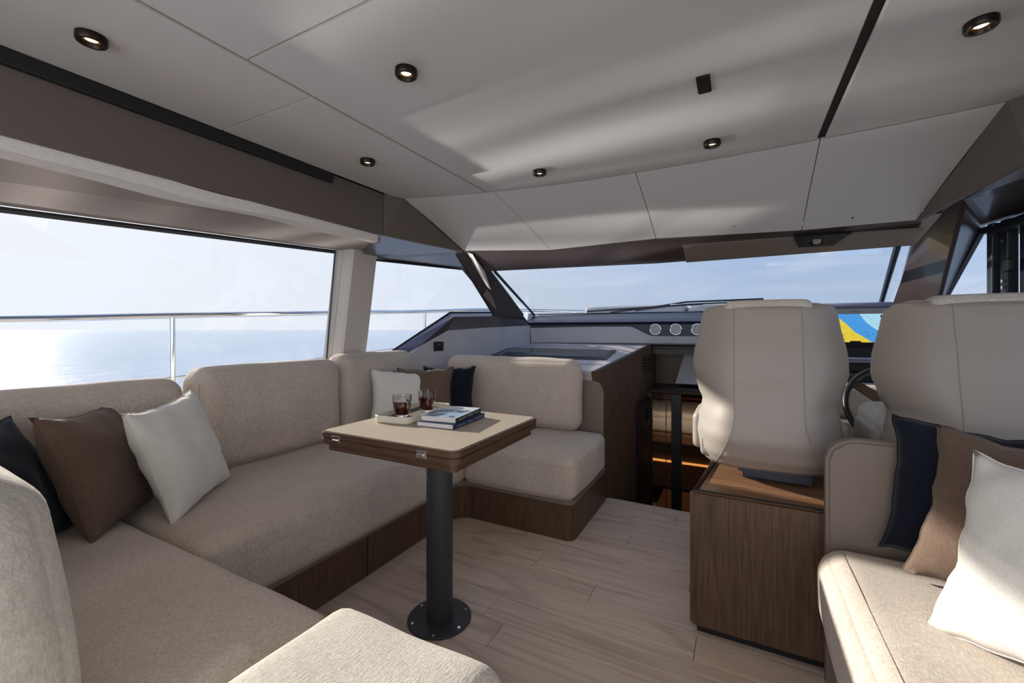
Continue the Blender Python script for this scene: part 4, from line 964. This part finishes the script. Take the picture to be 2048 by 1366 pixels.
def helm_chair(cx, sx, label, dy=0.0):
    hs = empty('helm_chair', (cx, 2.25, 0.56), label, 'chair', 'helm seats')
    zs = []
    for (a, b) in zip(PROF, PROF[1:]):
        for k in range(4): zs.append(a[0]+(b[0]-a[0])*k/4)
    zs.append(PROF[-1][0])
    # rear shell
    bm = bmesh.new(); rows = []
    for z in zs: rows.append([bm.verts.new(p) for p in shell_ring(z, cx, sx, dy=dy)])
    inner = []
    for z in zs:
        r = shell_ring(z, cx, sx, dy=dy); hw, yb, dep = interp(PROF, z)
        inner.append([bm.verts.new((cx+(p[0]-cx)*0.90, p[1]+0.045, z*0.985+0.0145)) for p in r])
    n = len(rows[0])
    for A, B in zip(rows, rows[1:]):
        for k in range(n-1): bm.faces.new((A[k], A[k+1], B[k+1], B[k]))
    for A, B in zip(inner, inner[1:]):
        for k in range(n-1): bm.faces.new((A[k+1], A[k], B[k], B[k+1]))
    for A, B, C_, D in zip(rows, rows[1:], inner, inner[1:]):
        bm.faces.new((A[0], B[0], D[0], C_[0])); bm.faces.new((A[-1], C_[-1], D[-1], B[-1]))
    for k in range(n-1):
        bm.faces.new((rows[0][k], inner[0][k], inner[0][k+1], rows[0][k+1])); bm.faces.new((rows[-1][k], rows[-1][k+1], inner[-1][k+1], inner[-1][k]))
    bmesh.ops.recalc_face_normals(bm, faces=bm.faces)
    sh = link('seat_shell', bm, 'shell', hs, smooth=True, autosmooth=60)
    # stitched seams down the back
    for sgn in (-1, 1):
        pts = []
        for z in zs[3:]:
            hw = interp(PROF, z)[0]; t = (0.122 + (0.085*((0.86-z)/0.26)**1.7 if z < 0.86 else 0))/hw
            ring_ = shell_ring(z, cx, sx, dy=dy); f = (sgn*t+1)/2*40; i = min(39, int(f)); a, b = Vector(ring_[i]), Vector(ring_[i+1]); p = a.lerp(b, f-i)
            pts.append(p+Vector((0, -0.0006, 0)))
        link('seam', tube_bm(pts, 0.0016, 5), 'seam', sh)
    # padded front with side bolsters
    bm = bmesh.new(); rows = []
    for z in [0.64+0.02*k for k in range(33)]:
        r = shell_ring(min(z, 1.29), cx, sx, dy=dy); hw, yb, dep = interp(PROF, min(z, 1.29))
        row = []
        for k in range(0, n, 2):
            p = r[k]; t = -1+2*k/(n-1)
            fwd = 0.11 + 0.04*abs(t)**3
            row.append(bm.verts.new((cx+(p[0]-cx)*0.93, p[1]+fwd*0.75+0.02, z)))
        row2 = [bm.verts.new((cx+(r[k][0]-cx)*0.985, r[k][1]+0.03, z)) for k in range(n-1, -1, -2)]
        rows.append(row+row2)
    for A, B in zip(rows, rows[1:]):
        m_ = len(A)
        for k in range(m_): bm.faces.new((A[k], A[(k+1) % m_], B[(k+1) % m_], B[k]))
    bm.faces.new(rows[0][::-1]); bm.faces.new(rows[-1]); bmesh.ops.recalc_face_normals(bm, faces=bm.faces)
    link('backrest_pad', bm, 'suede', hs, smooth=True, autosmooth=50)
    link('headrest_roll', cushion_bm((cx-0.165*sx, 2.10+dy, 1.24), (cx+0.165*sx, 2.22+dy, 1.325), 0.03, (0, 0, 0.006), 12, 0.0), 'suede', hs, smooth=True)
    link('headrest_side', cushion_bm((cx-0.218*sx, 2.165+dy, 1.24), (cx+0.218*sx, 2.25+dy, 1.314), 0.03, (0, 0, 0.002), 12, 0.0), 'suede', hs, smooth=True)
    link('seat_cushion', cushion_bm((cx-0.27*sx, 2.16+dy, 0.72), (cx+0.27*sx, 2.62+dy, 0.86), 0.05, (0, 0, 0.015), 14, 0.003), 'suede', hs, smooth=True)
    link('seat_pan', box_bm((cx-0.26*sx, 2.12+dy, 0.63), (cx+0.26*sx, 2.60+dy, 0.73), 0.02), 'shell', hs)
    for sgn in (-1, 1):
        link('armrest', cushion_bm((cx+sgn*0.272*sx-0.026, 2.20+dy, 0.64), (cx+sgn*0.272*sx+0.026, 2.52+dy, 0.81), 0.026, (0.004, 0, 0), 12, 0), 'shell', hs, smooth=True)
    link('seat_mount', poly_bm([(cx-0.115, 2.09+dy, 0.633), (cx+0.155, 2.09+dy, 0.633), (cx+0.155, 2.09+dy, 0.572), (cx+0.02, 2.09+dy, 0.572), (cx-0.105, 2.09+dy, 0.596)], 0.30, (0, 1, 0)), 'dash', hs)
    link('mount_foot', box_bm((cx-0.09, 2.13+dy, 0.5578), (cx+0.15, 2.40+dy, 0.60), 0.004), 'dash', hs)
    return hs
helm_chair(0.107, 1.0, 'taupe leather helm seat mounted on the walnut cabinet')
helm_chair(0.82, 1.17, 'taupe leather helm seat behind the right sofa beside the steering wheel')
hb2 = empty('helm_seat_plinth', (0.85, 2.3, 0.0), 'taupe box base under the helm seat behind the right sofa', 'base')
link('box_base', box_bm((0.605, 1.86, 0.0), (1.15, 2.75, 0.556), 0.01), 'taupe', hb2)

# =================================================================== CEILING FITTINGS
def downlight(x, y, label):
    e = empty('downlight', (x, y, 2.0), label, 'light', 'round black ceiling downlights')
    link('ring', lathe_bm([(0.019, -0.006), (0.024, -0.020), (0.0315, -0.020), (0.034, -0.016), (0.034, 0.0)], 36, closed_bot=True, closed_top=True), 'bronze', e, world=False, smooth=True, autosmooth=35)
    link('lens', lathe_bm([(0.0145, -0.0095), (0.0165, -0.006)], 24), 'lamp_on', e, world=False)
    d = bpy.data.lights.new('downlight_lamp', 'SPOT'); d.energy = 1.2; d.color = (1, 0.75, 0.5); d.spot_size = R(70); d.spot_blend = 0.6; d.shadow_soft_size = 0.012
    lo = bpy.data.objects.new('downlight_lamp', d); COL.objects.link(lo); lo.parent = e; lo.location = (0, 0, -0.03)
    return e
for x, y, l in ((-1.557, 0.499, 'round black downlight in the left ceiling strip nearest the camera'), (-0.904, 1.016, 'round black downlight in the middle ceiling panel, left of the dark sensor'),
                (-1.543, 1.469, 'small round downlight in the left ceiling strip near the brown pelmet end'), (-0.884, 1.974, 'smallest downlight near the front joint, second towards the windscreen'),
                (-0.098, 2.006, 'round downlight near the front joint beside the dark ceiling groove'), (0.557, 1.551, 'round black downlight in the right ceiling panel beyond the groove')):
    downlight(x, y, l)
sn = empty('ceiling_sensor', (-0.098, 1.523, 2.0), 'small black rectangular sensor plate on the ceiling', 'sensor')
link('sensor_plate', vprism_bm(round_rect(-0.119, 1.470, -0.078, 1.578, 0.005, 3), 1.995, 2.0005, 0.001), 'black', sn)
